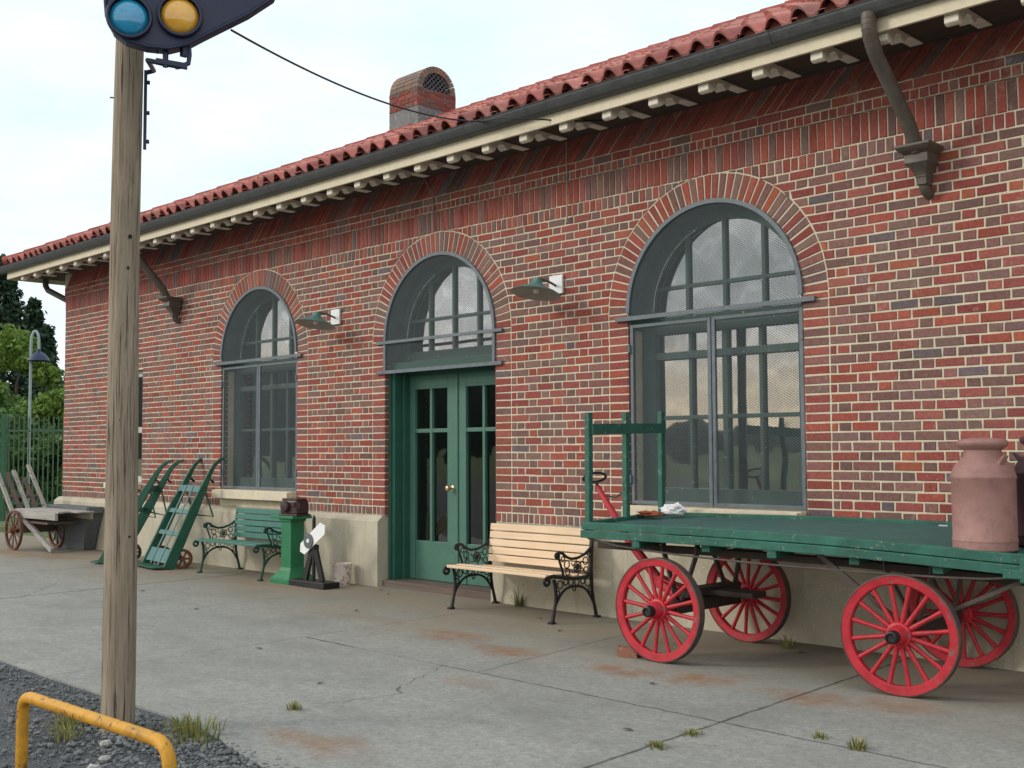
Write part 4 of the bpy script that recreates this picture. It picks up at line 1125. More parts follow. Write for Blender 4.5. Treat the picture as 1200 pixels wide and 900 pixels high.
# litter on the deck
def crumple(c, d, mat, label, name, cat, seed):
    mb = MB(); n, m = 16, 9; vs = []
    for j in range(m + 1):
        for i in range(n):
            a = 2 * PI * i / n; b = PI * j / m; p = V((math.sin(b) * math.cos(a), math.sin(b) * math.sin(a), math.cos(b)))
            k = 1 + .55 * mnoise.noise(p * 2.3 + V((seed, 0, 0))) + .3 * mnoise.noise(p * 5 + V((0, seed, 0)))
            vs.append((c[0] + p.x * d[0] * k, c[1] + p.y * d[1] * k, max(c[2] - d[2] * .7, c[2] + p.z * d[2] * k)))
    mb.add(vs, [(j * n + i, j * n + (i + 1) % n, (j + 1) * n + (i + 1) % n, (j + 1) * n + i) for j in range(m) for i in range(n)])
    return tag(mb.build(name, mat), label, cat)
crumple((-5.12, -.50, .925), (.10, .05, .045), M_PAPER, 'crumpled white plastic bag on the cart deck by the stakes', 'plastic_bag', 'bag', 1)
crumple((-5.22, -.66, .900), (.10, .06, .022), M_WRAP, 'red brown crumpled wrapper beside the white bag on the deck', 'wrapper', 'wrapper', 4)
ck = MB(); ck.box((-4.86, -1.35, .03), (.14, .09, .06), Matrix.Rotation(.35, 3, 'Z'), 0, .004); tag(ck.build('chock_brick', M_CHOCK, bevel=.005), 'broken brick chocking the near front cart wheel', 'brick')

mb = MB(); mb.box((-4.93, -4.66, .012), (.055, .04, .006), Matrix.Rotation(.5, 3, 'Z') @ Matrix.Rotation(.25, 3, 'X')); tag(mb.build('paper_scrap', M_PAPER), 'small white paper scrap on the gravel below the tall grass clump', 'paper')
mb = MB(); mb.box((-2.98, -.72, .915), (.05, .025, .006), Matrix.Rotation(.3, 3, 'Z')); tag(mb.build('paper_scrap', M_PAPER), 'tiny white paper scrap lying in the middle of the green cart deck', 'paper')
def dead_leaf(x, y):
    mb = MB(); a = random.uniform(0, 6.3); L_ = random.uniform(.022, .04); d = V((math.cos(a), math.sin(a), 0)); q = V((-d.y, d.x, 0)); c = V((x, y, .003))
    mb.add([c - d * L_, c - d * L_ * .2 + q * L_ * .45 + V((0, 0, .010)), c + d * L_ + V((0, 0, .006)), c - d * L_ * .1 - q * L_ * .4 + V((0, 0, .008))], [(0, 1, 2, 3)])
    tag(mb.build('dead_leaf', M_BRNW), 'small curled brown dead leaf lying on the concrete platform', 'leaf', 'dead leaves on the platform')
for x_, y_ in ((-6.9, -2.9), (-6.45, -.55), (-5.15, -1.1), (-4.2, -1.95), (-5.6, -3.3), (-7.9, -1.3), (-3.6, -2.9), (-8.6, -.4), (-8.9, -.25), (-4.1, -.45), (-9.0, -2.2), (-2.9, -3.2), (-5.9, -.9), (-10.6, -1.9)): dead_leaf(x_, y_)

# ------------------------------------------------------------------ benches
def bench_end(mb, x):
    """ornate cast iron end in the plane x"""
    def T(pts, r, n=8, closed=False): mb.tube([(x, a, b) for a, b in pts], r, n, closed)
    def Q(*p): return [(q.x, q.y) for q in bez(*[(a, b, 0) for a, b in p])]
    T([(-.255, .005), (-.245, .05), (-.222, .14), (-.212, .21), (-.220, .30), (-.235, .345)], [.017, .015, .013, .014, .015, .015])
    T([(.262, .005), (.252, .05), (.228, .14), (.212, .22), (.205, .32), (.200, .40), (.206, .53), (.224, .70), (.228, .715)], [.017, .015, .013, .014, .016, .017, .017, .014, .010])
    for y_ in (-.262, .266): mb.box((x, y_, .008), (.045, .05, .016))
    T(Q((-.228, .125), (-.15, .27), (-.07, .275), (0, .275)) + Q((0, .275), (.07, .275), (.15, .27), (.226, .125))[1:], .011)
    T([(-.315, .345), (-.29, .365), (-.24, .372), (-.12, .352), (.02, .335), (.14, .338), (.20, .37)], [.016, .017, .017, .016, .016, .016, .016])
    T([(-.315 + .028 * math.cos(a), .335 + .028 * math.sin(a)) for a in [2 * PI * k / 14 for k in range(14)]], .013, 8, True)
    # arm
    T([(-.12, .355), (-.135, .40), (-.155, .45), (-.175, .50), (-.185, .53)], .010)
    T([(-.20, .535), (-.175, .555), (-.14, .55), (-.09, .515), (-.03, .495), (.05, .50), (.13, .525), (.19, .565), (.212, .58)], [.014, .015, .013, .012, .012, .012, .012, .012, .012])
    T([(-.195 + .02 * math.cos(a), .53 + .02 * math.sin(a)) for a in [2 * PI * k / 12 for k in range(12)]], .011, 8, True)
    # scrollwork above the seat
    cx, cz = .04, .428
    T([(cx + .042 * math.cos(a), cz + .042 * math.sin(a)) for a in [2 * PI * k / 16 for k in range(16)]], .006, 6, True)
    T([(cx + .016 * math.cos(a), cz + .016 * math.sin(a)) for a in [2 * PI * k / 8 for k in range(8)]], .012, 6, True)
    for k in range(8):
        a = 2 * PI * k / 8 + .2; T([(cx + .02 * math.cos(a), cz + .02 * math.sin(a)), (cx + .042 * math.cos(a), cz + .042 * math.sin(a))], .005, 5)
    for k in range(6):
        a = 2 * PI * k / 6 + .5; rr_ = .075; T([(cx + .042 * math.cos(a), cz + .042 * math.sin(a)), (cx + .06 * math.cos(a + .35), cz + .055 * math.sin(a + .35)), (cx + .082 * math.cos(a), cz + .072 * math.sin(a))], .005, 5)
    for (ya, za, r_) in ((-.085, .455, .030), (-.075, .395, .026), (.135, .47, .030), (.14, .395, .026), (-.13, .50, .020), (.18, .52, .02)):
        T([(ya + r_ * math.cos(a), za + r_ * math.sin(a)) for a in [2 * PI * k / 12 for k in range(12)]], .0055, 6, True)
    # scrollwork under the seat
    for (ya, za, r_) in ((-.165, .30, .032), (-.10, .315, .024), (-.04, .308, .026), (.03, .305, .026), (.10, .31, .025), (.16, .295, .032), (-.19, .235, .020), (.188, .235, .02), (.0, .255, .016)):
        T([(ya + r_ * math.cos(a), za + r_ * math.sin(a)) for a in [2 * PI * k / 12 for k in range(12)]], .0055, 6, True)
def make_bench(loc, rz, label, mslat, miron):
    r = thing('park_bench', label, 'bench', loc, rz, 'benches along the station wall')
    L = .61
    for s_ in (-1, 1):
        mb = MB(); bench_end(mb, s_ * L); mb.build('end_frame', miron, r, M=Matrix())
    for i, (y_, z_) in enumerate([(-.272, .372), (-.165, .372), (-.06, .358), (.045, .345), (.14, .342)]):
        mb = MB(); mb.box((0, y_, z_), (2 * L - .012, .082 if i else .095, .026), Matrix.Rotation(-.05, 3, 'X')); mb.build('seat_slat', mslat, r, M=Matrix(), bevel=.006)
    for i in range(5):
        u = i / 4; mb = MB(); mb.box((0, .180 + .030 * u, .415 + .275 * u), (2 * L - .012, .022, .060), Matrix.Rotation(-.11, 3, 'X')); mb.build('back_slat', mslat, r, M=Matrix(), bevel=.005)
    bl_ = MB()
    for s_ in (-1, 1):
        for i in range(5):
            u = i / 4; bl_.box((s_ * (L - .05), .193 + .030 * u, .415 + .275 * u), (.10, .012, .016))
    bl_.build('slat_bracket', miron, r, M=Matrix())
    return r
make_bench((-6.80, -.405, 0), -.02, 'pale pine slatted bench with black ornate iron ends beside the door', M_PINE, M_BLACK)
make_bench((-11.11, -.37, 0), .02, 'green slatted bench with ornate iron ends under the far arched window', M_GSLAT, M_GRNIRON)

# ------------------------------------------------------------------ hand trucks
def hand_truck(base, dirv, wdt, length, ztop, label, group):
    r = thing('hand_truck', label, 'hand truck', base, 0, group)
    d2 = V((dirv[0], dirv[1], 0)).normalized(); el = math.asin(ztop / length); sv = d2 * math.cos(el) + V((0, 0, math.sin(el))); nv = -d2 * math.sin(el) + V((0, 0, math.cos(el))); wv = sv.cross(nv) * 1.0
    if wv.x < 0: wv = -wv
    b = V(base)
    def P(s, w_, n_): return b + sv * s + wv * w_ + nv * n_
    Lr = length - .22
    for s_ in (-1, 1):
        mb = MB(); w0_, w1_ = s_ * wdt / 2, s_ * wdt / 2 * .84
        pts = [(0.0, .05), (Lr * .5, .05), (Lr * .8, .045)]; prev = None
        outline_top = [(0, .06), (Lr * .6, .055), (Lr, .02), (Lr + .09, .006), (Lr + .17, -.03), (Lr + .225, -.085)]
        outline_bot = [(Lr + .21, -.105), (Lr + .15, -.062), (Lr + .08, -.035), (Lr, -.03), (Lr * .6, -.06), (0, -.07)]
        poly = outline_top + outline_bot
        mb.prism([P(a, w0_ - .02 + (w1_ - w0_) * a / length, n_) for a, n_ in poly], wv * .04)
        rail = mb.build('side_rail', M_TRUCKG, r, bevel=.004)
        gp = MB(); q = P(Lr * .93, w1_, -.03); gp.tube([q, q - nv * .07 - sv * .02], [.012, .015], 8); gp.build('peg', M_BLACK, rail)
        lg = MB(); a1, a2, ap_ = P(Lr * .82, w1_ * .98, -.03), P(Lr * .56, w0_ * .98, -.04), P(Lr * .62, w1_, -.27); lg.tube([a1, ap_, a2], .011, 8); lg.build('prop_leg', M_TRUCKG, r)
    for s, h in ((.14, .17), (.43, .055), (.72, .055), (1.02, .085)):
        s_ = s * length / 1.5
        mb = MB(); kw = .97 - .16 * s_ / length; q0 = P(s_, -wdt / 2 * kw, .028); q1 = P(s_, wdt / 2 * kw, .028); mb.beam(q0, q1, h, .022, nv); mb.build('cross_board', M_TRUCKB, r, bevel=.003)
    for f in (-.17, .17):
        mb = MB(); mb.beam(P(.02, wdt * f, .043), P(1.05 * length / 1.5, wdt * f * .88, .043), .035, .006, nv); mb.build('iron_strap', M_TRUCKB, r)
    mb = MB(); fwd_ = -d2; q = b + V((0, 0, .012))
    mb.prism([q - wv * (wdt / 2 + .02), q + wv * (wdt / 2 + .02), q + wv * (wdt / 2 - .04) + fwd_ * .17, q - wv * (wdt / 2 - .04) + fwd_ * .17], (0, 0, .012)); mb.build('nose_plate', M_TRUCKG, r, bevel=.003)
    wr = .115
    ac = P(.16, 0, -.13); ac.z = wr
    for s_ in (-1, 1):
        wl = MB(); cc = ac + wv * s_ * (wdt / 2 - .02)
        Mx = Matrix.Translation(cc) @ Matrix((d2, V((0, 0, 1)), wv * s_)).transposed().to_4x4()
        wl.lathe([(wr, -.025), (wr, .025), (wr - .025, .025), (wr - .03, .012), (wr - .03, -.012), (wr - .025, -.025)], Mx, 28, closed=True)
        wh = wl.build('wheel', M_RUSTW if label.startswith('green hand truck with') else M_BLACK, r)
        sp = MB()
        for k in range(6):
            a = 2 * PI * k / 6; sp.tube([Mx @ V((0, 0, 0)), Mx @ V(((wr - .025) * math.cos(a), (wr - .025) * math.sin(a), 0))], .011, 6)
        sp.lathe([(0, -.03), (.03, -.03), (.03, .03), (0, .032)], Mx, 14); sp.build('spoke', M_RUSTW, wh)
    ax_ = MB(); ax_.tube([ac - wv * wdt / 2, ac + wv * wdt / 2], .013, 8)
    for s_ in (-1, 1): ax_.beam(ac + wv * s_ * wdt * .36, P(.2, s_ * wdt * .36, -.04), .03, .03, wv)
    ax_.build('axle', M_BLACK, r)
    return r
hand_truck((-12.62, -.70, .01), (.12, 1), .70, 1.47, 1.33, 'green hand truck with dark red wheels leaning nearest the green bench', 'hand trucks leaning on the wall')
hand_truck((-13.61, -.81, .01), (.74, .67), .47, 1.52, 1.31, 'green hand truck leaning behind the pole, turned edge on', 'hand trucks leaning on the wall')

# ------------------------------------------------------------------ pedestal, relay box, switch target, bucket
pd = thing('signal_pedestal', 'square green iron pedestal with flared foot beside the green bench', 'pedestal', (-10.13, -.46, 0), .03)
mb = MB(); S = [(.17, 0), (.17, .05), (.155, .06), (.10, .13), (.092, .15), (.085, .16), (.085, .64)]
vs = [(sx * a, sy * a, z) for a, z in S for sx, sy in ((-1, -1), (1, -1), (1, 1), (-1, 1))]
mb.add(vs, [(4 * i + j, 4 * i + (j + 1) % 4, 4 * i + 4 + (j + 1) % 4, 4 * i + 4 + j) for i in range(len(S) - 1) for j in range(4)]); mb.build('post', M_PED, pd, M=Matrix(), bevel=.004)
mb = MB(); mb.box((0, 0, .655), (.20, .20, .03)); mb.box((-.03, 0, .685), (.40, .25, .032)); mb.build('cap', M_PED, pd, M=Matrix(), bevel=.005)
rb = thing('relay_box', 'small maroon lantern-like iron box on top of the green pedestal', 'box', (-10.10, -.46, .702), .1)
mb = MB(); mb.box((0, 0, .085), (.27, .17, .15)); mb.build('body', M_BOXM, rb, M=Matrix(), bevel=.02)
mb = MB(); mb.lathe([(0, 0), (.055, 0), (.06, .03), (.05, .045), (0, .05)], Matrix.Translation((-.03, -.08, .095)) @ Matrix.Rotation(PI / 2, 4, 'X'), 20); mb.build('round_cover', M_BOXM, rb, M=Matrix())
mb = MB(); mb.box((0, 0, .008), (.30, .19, .016)); mb.box((.0, 0, .168), (.24, .14, .02)); mb.box((.14, -.03, .10), (.03, .08, .06)); mb.box((.09, -.09, .12), (.05, .02, .05)); mb.build('flange', M_BOXM, rb, M=Matrix(), bevel=.005)

sw = thing('switch_target', 'white pointed switch target on a black frame beside the rusty bucket', 'switch target', (-9.66, -.50, 0), 0)
mb = MB(); mb.box((0, -.02, .03), (.62, .20, .06), None, 0, .004); mb.build('base_timber', [M_BLACK], sw, M=Matrix(), bevel=.006)
mb = MB()
for s_ in (-1, 1): mb.beam((s_ * .15, -.02, .06), (s_ * .02, -.02, .40), .07, .03, (0, 1, 0))
mb.box((0, -.02, .40), (.10, .06, .05)); mb.build('leg_frame', M_BLACK, sw, M=Matrix(), bevel=.004)
mb = MB(); mb.tube([(0, -.02, .06), (0, -.02, .685)], .018, 10); mb.tube([(0, -.02, .685), (0, -.02, .72)], [.018, .008], 10); mb.build('mast', M_BLACK, sw, M=Matrix())
mb = MB(); ta = R(33); rot = Matrix.Translation((.02, -.055, .485)) @ Matrix.Rotation(-ta, 4, 'Y')
hexp = [(-.26, 0), (-.205, -.066), (.205, -.07), (.26, 0), (.205, .07), (-.205, .066)]
mb.prism([rot @ V((a, 0, b)) for a, b in hexp], (0, .008, 0)); tgt = mb.build('target_blade', M_WHITE, sw, M=Matrix(), bevel=.002)
mb = MB(); mb.lathe([(.0, 0), (.075, 0), (.075, .012), (.03, .014), (.03, .008), (0, .008)], rot @ Matrix.Translation((-.06, -.004, .01)) @ Matrix.Rotation(PI / 2, 4, 'X'), 28); mb.build('lamp_ring', M_SLATE, tgt, M=Matrix())
mb = MB(); mb.lathe([(.0, .010), (.024, .010), (.02, .016), (0, .018)], rot @ Matrix.Translation((-.06, -.004, .01)) @ Matrix.Rotation(PI / 2, 4, 'X'), 20); mb.build('lamp_lens', M_WHITE, tgt, M=Matrix())
bk = thing('bucket', 'rusty white paint bucket standing against the concrete base by the door', 'bucket', (-9.56, -.24, 0))
mb = MB(); mb.lathe([(0, .004), (.078, .004), (.082, .0), (.086, .02), (.100, .205), (.104, .212), (.104, .222), (.098, .222), (.096, .21), (.082, .02), (0, .016)], None, 32); mb.build('pail', M_BUCKET, bk, M=Matrix())
mb = MB(); mb.tube([(.103 * math.cos(a), .103 * math.sin(a) * .5 - .0, .205 - .10 * abs(math.sin(a))) for a in [PI + PI * k / 14 for k in range(15)]], .003, 6); mb.build('bail_handle', M_RUSTW, bk, M=Matrix())

# ------------------------------------------------------------------ old wagon and slate chest at the far end
wg = thing('hand_wagon', 'weathered grey wooden wagon with slanted rack and rusty spoked wheels', 'wagon', (-16.42, -.60, 0), R(1))
w2 = .28
def wag_wheel(y, out):
    AX = Matrix.Translation((0, y, w2)) @ Matrix.Rotation(PI / 2 * out, 4, 'X')
    r_ = MB(); r_.lathe([(w2, -.018), (w2, .018), (w2 - .032, .016), (w2 - .032, -.016)], AX, 40, closed=True); rim = r_.build('wheel', M_RUSTW, wg, M=Matrix())
    h_ = MB(); h_.lathe([(0, -.05), (.035, -.05), (.045, 0), (.035, .06), (0, .062)], AX, 18); h_.build('hub', M_RUSTW, rim, M=Matrix())
    for k in range(10):
        a = 2 * PI * k / 10 + .2; s_ = MB(); s_.tube([AX @ V((.03 * math.cos(a), .03 * math.sin(a), 0)), AX @ V(((w2 - .02) * math.cos(a), (w2 - .02) * math.sin(a), 0))], .010, 6); s_.build('spoke', M_RUSTW, rim, M=Matrix())
wag_wheel(-.31, 1); wag_wheel(.31, -1)
mb = MB(); mb.tube([(0, -.32, w2), (0, .32, w2)], .02, 8); mb.box((0, 0, w2), (.08, .50, .09)); mb.box((0, 0, .40), (.12, .50, .16)); mb.build('axle', M_BRNW, wg, M=Matrix(), bevel=.004)
for s_ in (-1, 1):
    mb = MB(); mb.box((.50, s_ * .245, .505), (1.46, .045, .10), None, 0, .004); mb.build('side_rail', M_GREYW, wg, M=Matrix(), bevel=.006)
for i in range(5):
    mb = MB(); mb.box((.50 + .08 * (i > 1) + random.uniform(-.03, .03), -.18 + .09 * i, .562), (1.44 + .18 * (i > 1), .082, .022), None, 0, .003); mb.build('bed_plank', M_GREYW, wg, M=Matrix(), bevel=.004)
for i, (y_, L_) in enumerate([(-.25, .95), (-.13, .82), (-.01, .86), (.11, .70), (.24, .98)]):
    a = V((-.20, y_, .52)); e = a + V((-math.cos(R(43)), .02, math.sin(R(43)))) * L_
    mb = MB(); mb.beam(a, e, .055, .035); mb.build('rack_slat', M_GREYW if i % 2 == 0 else M_BRNW, wg, M=Matrix(), bevel=.004)
mb = MB(); mb.box((-.46, 0, .735), (.05, .56, .03), Matrix.Rotation(R(43), 3, 'Y')); mb.build('rack_crosspiece', M_BRNW, wg, M=Matrix(), bevel=.004)
mb = MB(); mb.beam((-.08, -.20, .50), (.92, -.16, .035), .05, .07); mb.build('prop_beam', M_GREYW, wg, M=Matrix(), bevel=.005)
mb = MB(); mb.box((.45, 0, .40), (.8, .40, .03)); mb.build('under_tray', M_BRNW, wg, M=Matrix())

cs_ = thing('storage_bin', 'slate grey flared wooden bin standing behind the weathered wagon', 'bin', (-15.95, -.22, 0))
mb = MB(); b0, b1 = [(-.52, -.05), (.36, -.05), (.36, .12), (-.52, .12)], [(-.78, -.10), (.58, -.10), (.58, .12), (-.78, .12)]
mb.add([(*p, 0) for p in b0] + [(*p, .52) for p in b1], [(0, 1, 2, 3), (0, 1, 5, 4), (1, 2, 6, 5), (2, 3, 7, 6), (3, 0, 4, 7), (4, 5, 6, 7)]); mb.build('bin_body', M_SLATE, cs_, M=Matrix(), bevel=.006)
mb = MB(); mb.box((-.09, .0, .565), (1.42, .25, .09)); mb.box((.62, -.09, .55), (.03, .04, .13)); mb.build('lid', M_SLATE, cs_, M=Matrix(), bevel=.008)

# ------------------------------------------------------------------ wall lamps
for lx, plx, lb in ((-6.73, -6.73, 'shallow enamel lamp on a white plate right of the door arch'), (-9.99, -9.99, 'shallow enamel lamp on a white plate left of the door arch')):
    lm = thing('wall_lamp', lb, 'lamp', (plx, -.01, 2.82), 0, 'wall lamps')
    mb = MB(); mb.box((0, -.012, 0), (.155, .022, .165)); mb.build('wall_plate', M_WHITE, lm, M=Matrix(), bevel=.004)
    mb = MB(); mb.tube(bez((0, -.02, -.01), (0, -.10, .02), (0, -.18, .03), (0, -.24, .03), 8), .011, 8); mb.build('arm', M_SLATE, lm, M=Matrix())
    mb = MB(); T0 = Matrix.Translation((.01, -.285, -.10)) @ Matrix.Rotation(R(-11), 4, 'X')
    mb.lathe([(0, .125), (.035, .125), (.042, .11), (.05, .085), (.08, .062), (.13, .040), (.19, .013), (.213, 0), (.216, -.006)], T0, 40); sh = mb.build('lamp_shade', M_TEAL, lm, M=Matrix())
    mb = MB(); mb.lathe([(.213, -.006), (.19, .008), (.13, .034), (.07, .054), (.03, .06), (0, .06)], T0, 40); mb.build('shade_lining', M_LAMPIN, sh, M=Matrix())
    mb = MB(); mb.lathe([(0, -.005), (.022, .005), (.03, .025), (.022, .05), (.015, .07)], T0, 20); mb.build('bulb', paint('frosted_bulb', (.8, .8, .76), .3, None), lm, M=Matrix())

# items seen through the right window
for X_, Y_, w_, h_, a_, lb in ((-5.30, .62, .18, .30, .1, 'narrow cardboard box behind the right arched window'), (-4.98, .62, .36, .36, -.15, 'wide cardboard box behind the right arched window')):
    mb = MB(); mb.box((X_, Y_, .95 + h_ / 2), (w_, .2, h_), Matrix.Rotation(a_, 3, 'Z')); tag(mb.build('cardboard_box', M_CARD, bevel=.004), lb, 'box', 'boxes behind the window')
mb = MB(); mb.box((-5.05, .68, .93), (1.5, .5, .04)); mb.box((-5.75, .68, .49), (.05, .45, .84)); mb.box((-4.35, .68, .49), (.05, .45, .84)); tag(mb.build('window_table', M_BRNW), 'plain table holding cardboard boxes behind the right window', 'table')

# ------------------------------------------------------------------ fence, yard lamp, trees beyond
fn = thing('picket_fence', 'tall green iron picket fence closing the yard left of the station', 'fence', (-22.7, 2.4, 0))
fa_, fb_ = V((-26.2, -1.0, 0)), V((-20.5, 4.7, 0)); fd_ = (fb_ - fa_); FL = fd_.length; fd_.normalize()
for zz in (.35, 1.82):
    mb = MB(); mb.beam(fa_ + V((0, 0, zz)), fb_ + V((0, 0, zz)), .035, .045); mb.build('fence_rail', M_PICKET if zz > 1 else M_FENCE, fn)
k0 = MB(); k0.box((0, 0, 1.06), (.020, .020, 2.0)); k0.add([(-.010, -.010, 2.06), (.010, -.010, 2.06), (.010, .010, 2.06), (-.010, .010, 2.06), (0, 0, 2.12)], [(0, 1, 4), (1, 2, 4), (2, 3, 4), (3, 0, 4)])
loc0 = WM[fn].translation; s = .12; f0 = None
while s < FL:
    M_ = Matrix.Translation(fa_ + fd_ * s - loc0) @ Matrix.Rotation(PI / 4, 4, 'Z')
    if f0 is None: f0 = k0.build('picket', M_PICKET, fn, M=M_)
    else:
        c_ = f0.copy(); COL.objects.link(c_); c_.parent = fn; c_.matrix_local = M_
    s += .10
for s in (1.25, 3.72, 6.2):
    p = fa_ + fd_ * s; mb = MB(); mb.box((p.x, p.y, 1.08), (.10, .10, 2.16), Matrix.Rotation(PI / 4, 3, 'Z')); mb.build('fence_post', M_FENCE, fn, bevel=.006)

yl = thing('yard_lamp', 'dark blue bell shade on a gooseneck lamp post beyond the fence', 'lamp post', (-28.35, 4.12, -.1))
mb = MB(); b = V((-28.40, 4.06, 0)); q = V((.705, .709, 0))
mb.tube([b + V((0, 0, -.1)), b + V((0, 0, 3.2)), b + V((0, 0, 4.0))] + [b + q * (.085 - .085 * math.cos(a)) * 1.15 + V((0, 0, 4.1 + .30 * math.sin(a))) for a in [PI * k / 12 for k in range(13)]] + [b + q * .195 + V((0, 0, 3.9))], .035, 10); mb.build('post', paint('pale_post_paint', (.3, .36, .36), .5, None), yl)
mb = MB(); mb.lathe([(.0, .30), (.05, .29), (.06, .22), (.15, .165), (.22, .09), (.265, 0), (.25, -.01), (.0, .05)], Matrix.Translation(b + q * .195 + V((0, 0, 3.66))), 28); mb.build('lamp_shade', M_NAVY, yl)

def leafquad(mb, p, size, d=None, flat=.0):
    a = V((random.gauss(0, 1), random.gauss(0, 1), random.gauss(0, 1))).normalized() if d is None else d
    b = a.cross(V((random.gauss(0, 1), random.gauss(0, 1), random.gauss(0, 1)))).normalized()
    a = a * size; b = b * size * random.uniform(.4, .7); k = random.random()
    mb.add([p - a * .5, p + b * .5, p + a * .5, p - b * .5], [(0, 1, 2, 3)], 0, False, (k, k, k))
def conifer(c, h, rad, label, seed, n=9000):
    random.seed(seed); r = thing('conifer_tree', label, 'tree', c, 0, 'trees beyond the fence')
    tk = MB(); tk.tube([V(c) + V((0, 0, h * i / 8)) for i in range(9)], [.22 * (1 - i / 9) + .02 for i in range(9)], 8); tk.build('trunk', M_BARK, r)
    cr_ = MB(); nb = 120
    for k in range(nb):
        z = h * (.12 + .88 * (k / nb) ** .9); a = k * 2.4 + random.uniform(-.4, .4); L = rad * (1 - (z / h)) ** .8 * random.uniform(.6, 1.15) + .15
        d = V((math.cos(a), math.sin(a), -.25)); sd = V((-math.sin(a), math.cos(a), 0))
        for _ in range(n // nb):
            u = random.random() ** .7; p = V(c) + V((0, 0, z)) + d * L * u + sd * random.gauss(0, .12 + .16 * L * (1 - u)) + V((0, 0, random.gauss(-.08, .10) - .2 * u * u * L * .3))
            leafquad(cr_, p, random.uniform(.16, .34), (d + V((random.gauss(0, .5), random.gauss(0, .5), random.gauss(-.3, .4)))).normalized())
    cr_.build('crown', M_CONIF, r, recalc=False)
def broadleaf(c, h, rad, mat, label, seed, n=9000, name='leafy_tree', cat='tree', base=.15, ls=.2):
    random.seed(seed); r = thing(name, label, cat, c, 0, 'trees beyond the fence')
    tk = MB(); tk.tube([V(c), V(c) + V((.05, 0, h * .3)), V(c) + V((0, .1, h * .7))], [.14, .1, .04], 8)
    cl_ = []
    for _ in range(26):
        z = h * random.uniform(base, .95); w_ = rad * math.sin(PI * min(1, (z / h) * .75 + .22)) ** .7
        a = random.uniform(0, 2 * PI); q = w_ * math.sqrt(random.random()); cl_.append((V(c) + V((q * math.cos(a), q * math.sin(a), z)), rad * random.uniform(.22, .42)))
    for p, q in cl_[:10]: tk.tube([V(c) + V((0, 0, h * .3)), p], [.05, .015], 5)
    tk.build('trunk', M_BARK, r)
    cr_ = MB()
    for p, q in cl_:
        for _ in range(n // 26):
            d = V((random.gauss(0, 1), random.gauss(0, 1), random.gauss(0, 1))).normalized(); leafquad(cr_, p + V((d.x, d.y, d.z * .75)) * q * random.uniform(.55, 1.08), ls * random.uniform(.7, 1.4))
    cr_.build('crown', mat, r, recalc=False)
def at(px, D): k = (px - 600) / 1327.6; return (-.7085 * D + k * .705 * D, .7035 * D - 7.262 + k * .709 * D, -.15)
conifer(at(2, 50), 10.3, 2.6, 'dark conifer rising highest at the left edge beyond the fence', 11)
conifer(at(-60, 46), 11, 2.8, 'dark conifer standing outside the left edge of the yard', 12)
conifer(at(38, 52), 8.6, 2.0, 'ragged dark conifer just left of the station eave', 13)
conifer(at(54, 54), 7.6, 1.5, 'slim dark conifer nearest the downspout bend', 17, 5000)
broadleaf(at(16, 38), 5.6, 2.0, M_LEAF, 'bright yellow green tree in front of the dark conifers', 14)
broadleaf(at(-45, 36), 5.2, 2.2, M_LEAF2, 'mid green tree standing left of the bright green tree', 18)
broadleaf(at(62, 36), 3.3, 1.5, M_LEAF, 'light green rounded bush beside the brick corner', 15, 7000, 'bush', 'bush', .08)
broadleaf(at(84, 40), 4.6, 1.7, M_LEAF2, 'mid green tree half hidden by the brick corner', 19, 7000)
broadleaf(at(30, 33), 2.6, 1.6, M_LEAF2, 'dark green low shrub behind the fence below the yard lamp', 16, 7000, 'bush', 'bush', .05)
broadleaf(at(0, 31), 2.0, 1.3, M_LEAF2, 'dark low shrub at the fence end post', 20, 6000, 'bush', 'bush', .05)
broadleaf(at(70, 31), 1.9, 1.2, M_LEAF2, 'dark low shrub behind the fence next to the brick corner', 21, 6000, 'bush', 'bush', .05)
random.seed(99)

# ------------------------------------------------------------------ world, sun, camera
EL, AZ = R(25), R(220)
w = bpy.data.worlds.new('World'); sc.world = w; w.use_nodes = True
nt = w.node_tree; bg = nt.nodes['Background']
sky = nt.nodes.new('ShaderNodeTexSky'); sky.sky_type = 'NISHITA'; sky.sun_disc = False
sky.sun_elevation = EL; sky.sun_rotation = AZ; sky.air_density = 1.0; sky.dust_density = 2.5; sky.ozone_density = 1.0
tc = nt.nodes.new('ShaderNodeTexCoord'); mp = nt.nodes.new('ShaderNodeMapping'); mp.inputs['Scale'].default_value = (2.2, 2.2, 7.0)
nz = nt.nodes.new('ShaderNodeTexNoise'); nz.inputs['Scale'].default_value = 1.5; nz.inputs['Detail'].default_value = 7; nz.inputs['Roughness'].default_value = .6
cr = nt.nodes.new('ShaderNodeValToRGB'); cr.color_ramp.elements[0].position = .36; cr.color_ramp.elements[1].position = .62
cr.color_ramp.elements[0].color = (.93, .93, .93, 1); cr.color_ramp.elements[1].color = (.97, .97, .97, 1)
nz2 = nt.nodes.new('ShaderNodeTexNoise'); nz2.inputs['Scale'].default_value = 3.1; nz2.inputs['Detail'].default_value = 6
cr2 = nt.nodes.new('ShaderNodeValToRGB'); cr2.color_ramp.elements[0].position = .35; cr2.color_ramp.elements[1].position = .65
cr2.color_ramp.elements[0].color = (4.0, 4.3, 4.4, 1); cr2.color_ramp.elements[1].color = (8.2, 8.25, 8.1, 1)
mx = nt.nodes.new('ShaderNodeMix'); mx.data_type = 'RGBA'
L = nt.links.new
L(tc.outputs['Generated'], mp.inputs[0]); L(mp.outputs[0], nz.inputs['Vector']); L(mp.outputs[0], nz2.inputs['Vector']); L(nz.outputs[0], cr.inputs[0]); L(nz2.outputs[0], cr2.inputs[0])
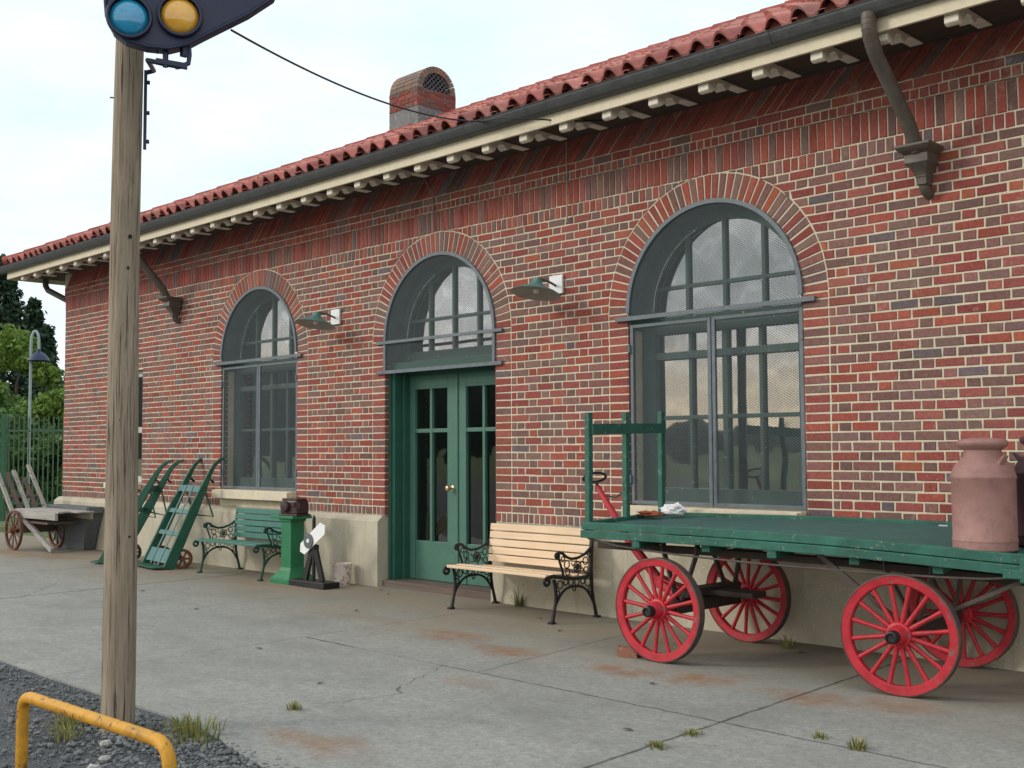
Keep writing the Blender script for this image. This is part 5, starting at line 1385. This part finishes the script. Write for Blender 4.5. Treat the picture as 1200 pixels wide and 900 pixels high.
L(cr.outputs[0], mx.inputs[0]); mn = nt.nodes.new('ShaderNodeVectorMath'); mn.operation = 'MINIMUM'; mn.inputs[1].default_value = (10, 9.4, 8.4); L(sky.outputs[0], mn.inputs[0]); L(mn.outputs[0], mx.inputs[6]); sx = nt.nodes.new('ShaderNodeSeparateXYZ'); L(tc.outputs['Generated'], sx.inputs[0])
mr = nt.nodes.new('ShaderNodeMapRange'); mr.interpolation_type = 'SMOOTHSTEP'; L(sx.outputs[1], mr.inputs[0]); mr.inputs[1].default_value = -.15; mr.inputs[2].default_value = .35
hz = nt.nodes.new('ShaderNodeValToRGB'); L(nz2.outputs[0], hz.inputs[0])
hz.color_ramp.elements[0].position = .3; hz.color_ramp.elements[0].color = (4.15, 5.0, 5.5, 1); hz.color_ramp.elements[1].position = .7; hz.color_ramp.elements[1].color = (5.1, 5.5, 5.7, 1)
m3 = nt.nodes.new('ShaderNodeMix'); m3.data_type = 'RGBA'; L(mr.outputs[0], m3.inputs[0]); L(cr2.outputs[0], m3.inputs[6]); L(hz.outputs[0], m3.inputs[7]); sz = nt.nodes.new('ShaderNodeMapRange'); sz.interpolation_type = 'SMOOTHSTEP'; L(sx.outputs[2], sz.inputs[0]); sz.inputs[1].default_value = .13; sz.inputs[2].default_value = .02
wy = nt.nodes.new('ShaderNodeMapRange'); L(sx.outputs[1], wy.inputs[0]); wy.inputs[1].default_value = .0; wy.inputs[2].default_value = -.3
wm = nt.nodes.new('ShaderNodeMath'); wm.operation = 'MULTIPLY'; L(sz.outputs[0], wm.inputs[0]); L(wy.outputs[0], wm.inputs[1])
m4 = nt.nodes.new('ShaderNodeMix'); m4.data_type = 'RGBA'; L(wm.outputs[0], m4.inputs[0]); L(m3.outputs[2], m4.inputs[6]); m4.inputs[7].default_value = (9.0, 7.4, 5.2, 1); L(m4.outputs[2], mx.inputs[7]); L(mx.outputs[2], bg.inputs[0])
bg.inputs[1].default_value = .112
sl_ = bpy.data.lights.new('sun', 'SUN'); sl_.energy = .85; sl_.angle = R(13); sl_.color = (1, .93, .82)
so = bpy.data.objects.new('sun', sl_); COL.objects.link(so)
sd = V((math.sin(AZ) * math.cos(EL), math.cos(AZ) * math.cos(EL), math.sin(EL)))
so.rotation_euler = sd.to_track_quat('Z', 'Y').to_euler()

cam = bpy.data.cameras.new('camera'); co = bpy.data.objects.new('camera', cam); COL.objects.link(co)
cam.sensor_width = 36; cam.lens = 1327.636 / 1200 * 36; cam.clip_end = 2000; cam.clip_start = .05
ps_, th_, ph_ = R(45.19442), R(3.36020), R(-.28188)
f = V((-math.sin(ps_) * math.cos(th_), math.cos(ps_) * math.cos(th_), math.sin(th_))); r = V((math.cos(ps_), math.sin(ps_), 0)); u = r.cross(f)
r2 = r * math.cos(ph_) + u * math.sin(ph_); u2 = u * math.cos(ph_) - r * math.sin(ph_)
Mc = Matrix((r2, u2, -f)).transposed().to_4x4(); Mc.translation = V((0, -7.26198, 1.36949)); co.matrix_world = Mc
sc.camera = co
sc.view_settings.view_transform = 'Standard'; sc.view_settings.look = 'None'; sc.view_settings.exposure = .88; sc.view_settings.gamma = 1
sc.view_settings.use_curve_mapping = False
sc.cycles.max_bounces = 8; sc.cycles.transparent_max_bounces = 16
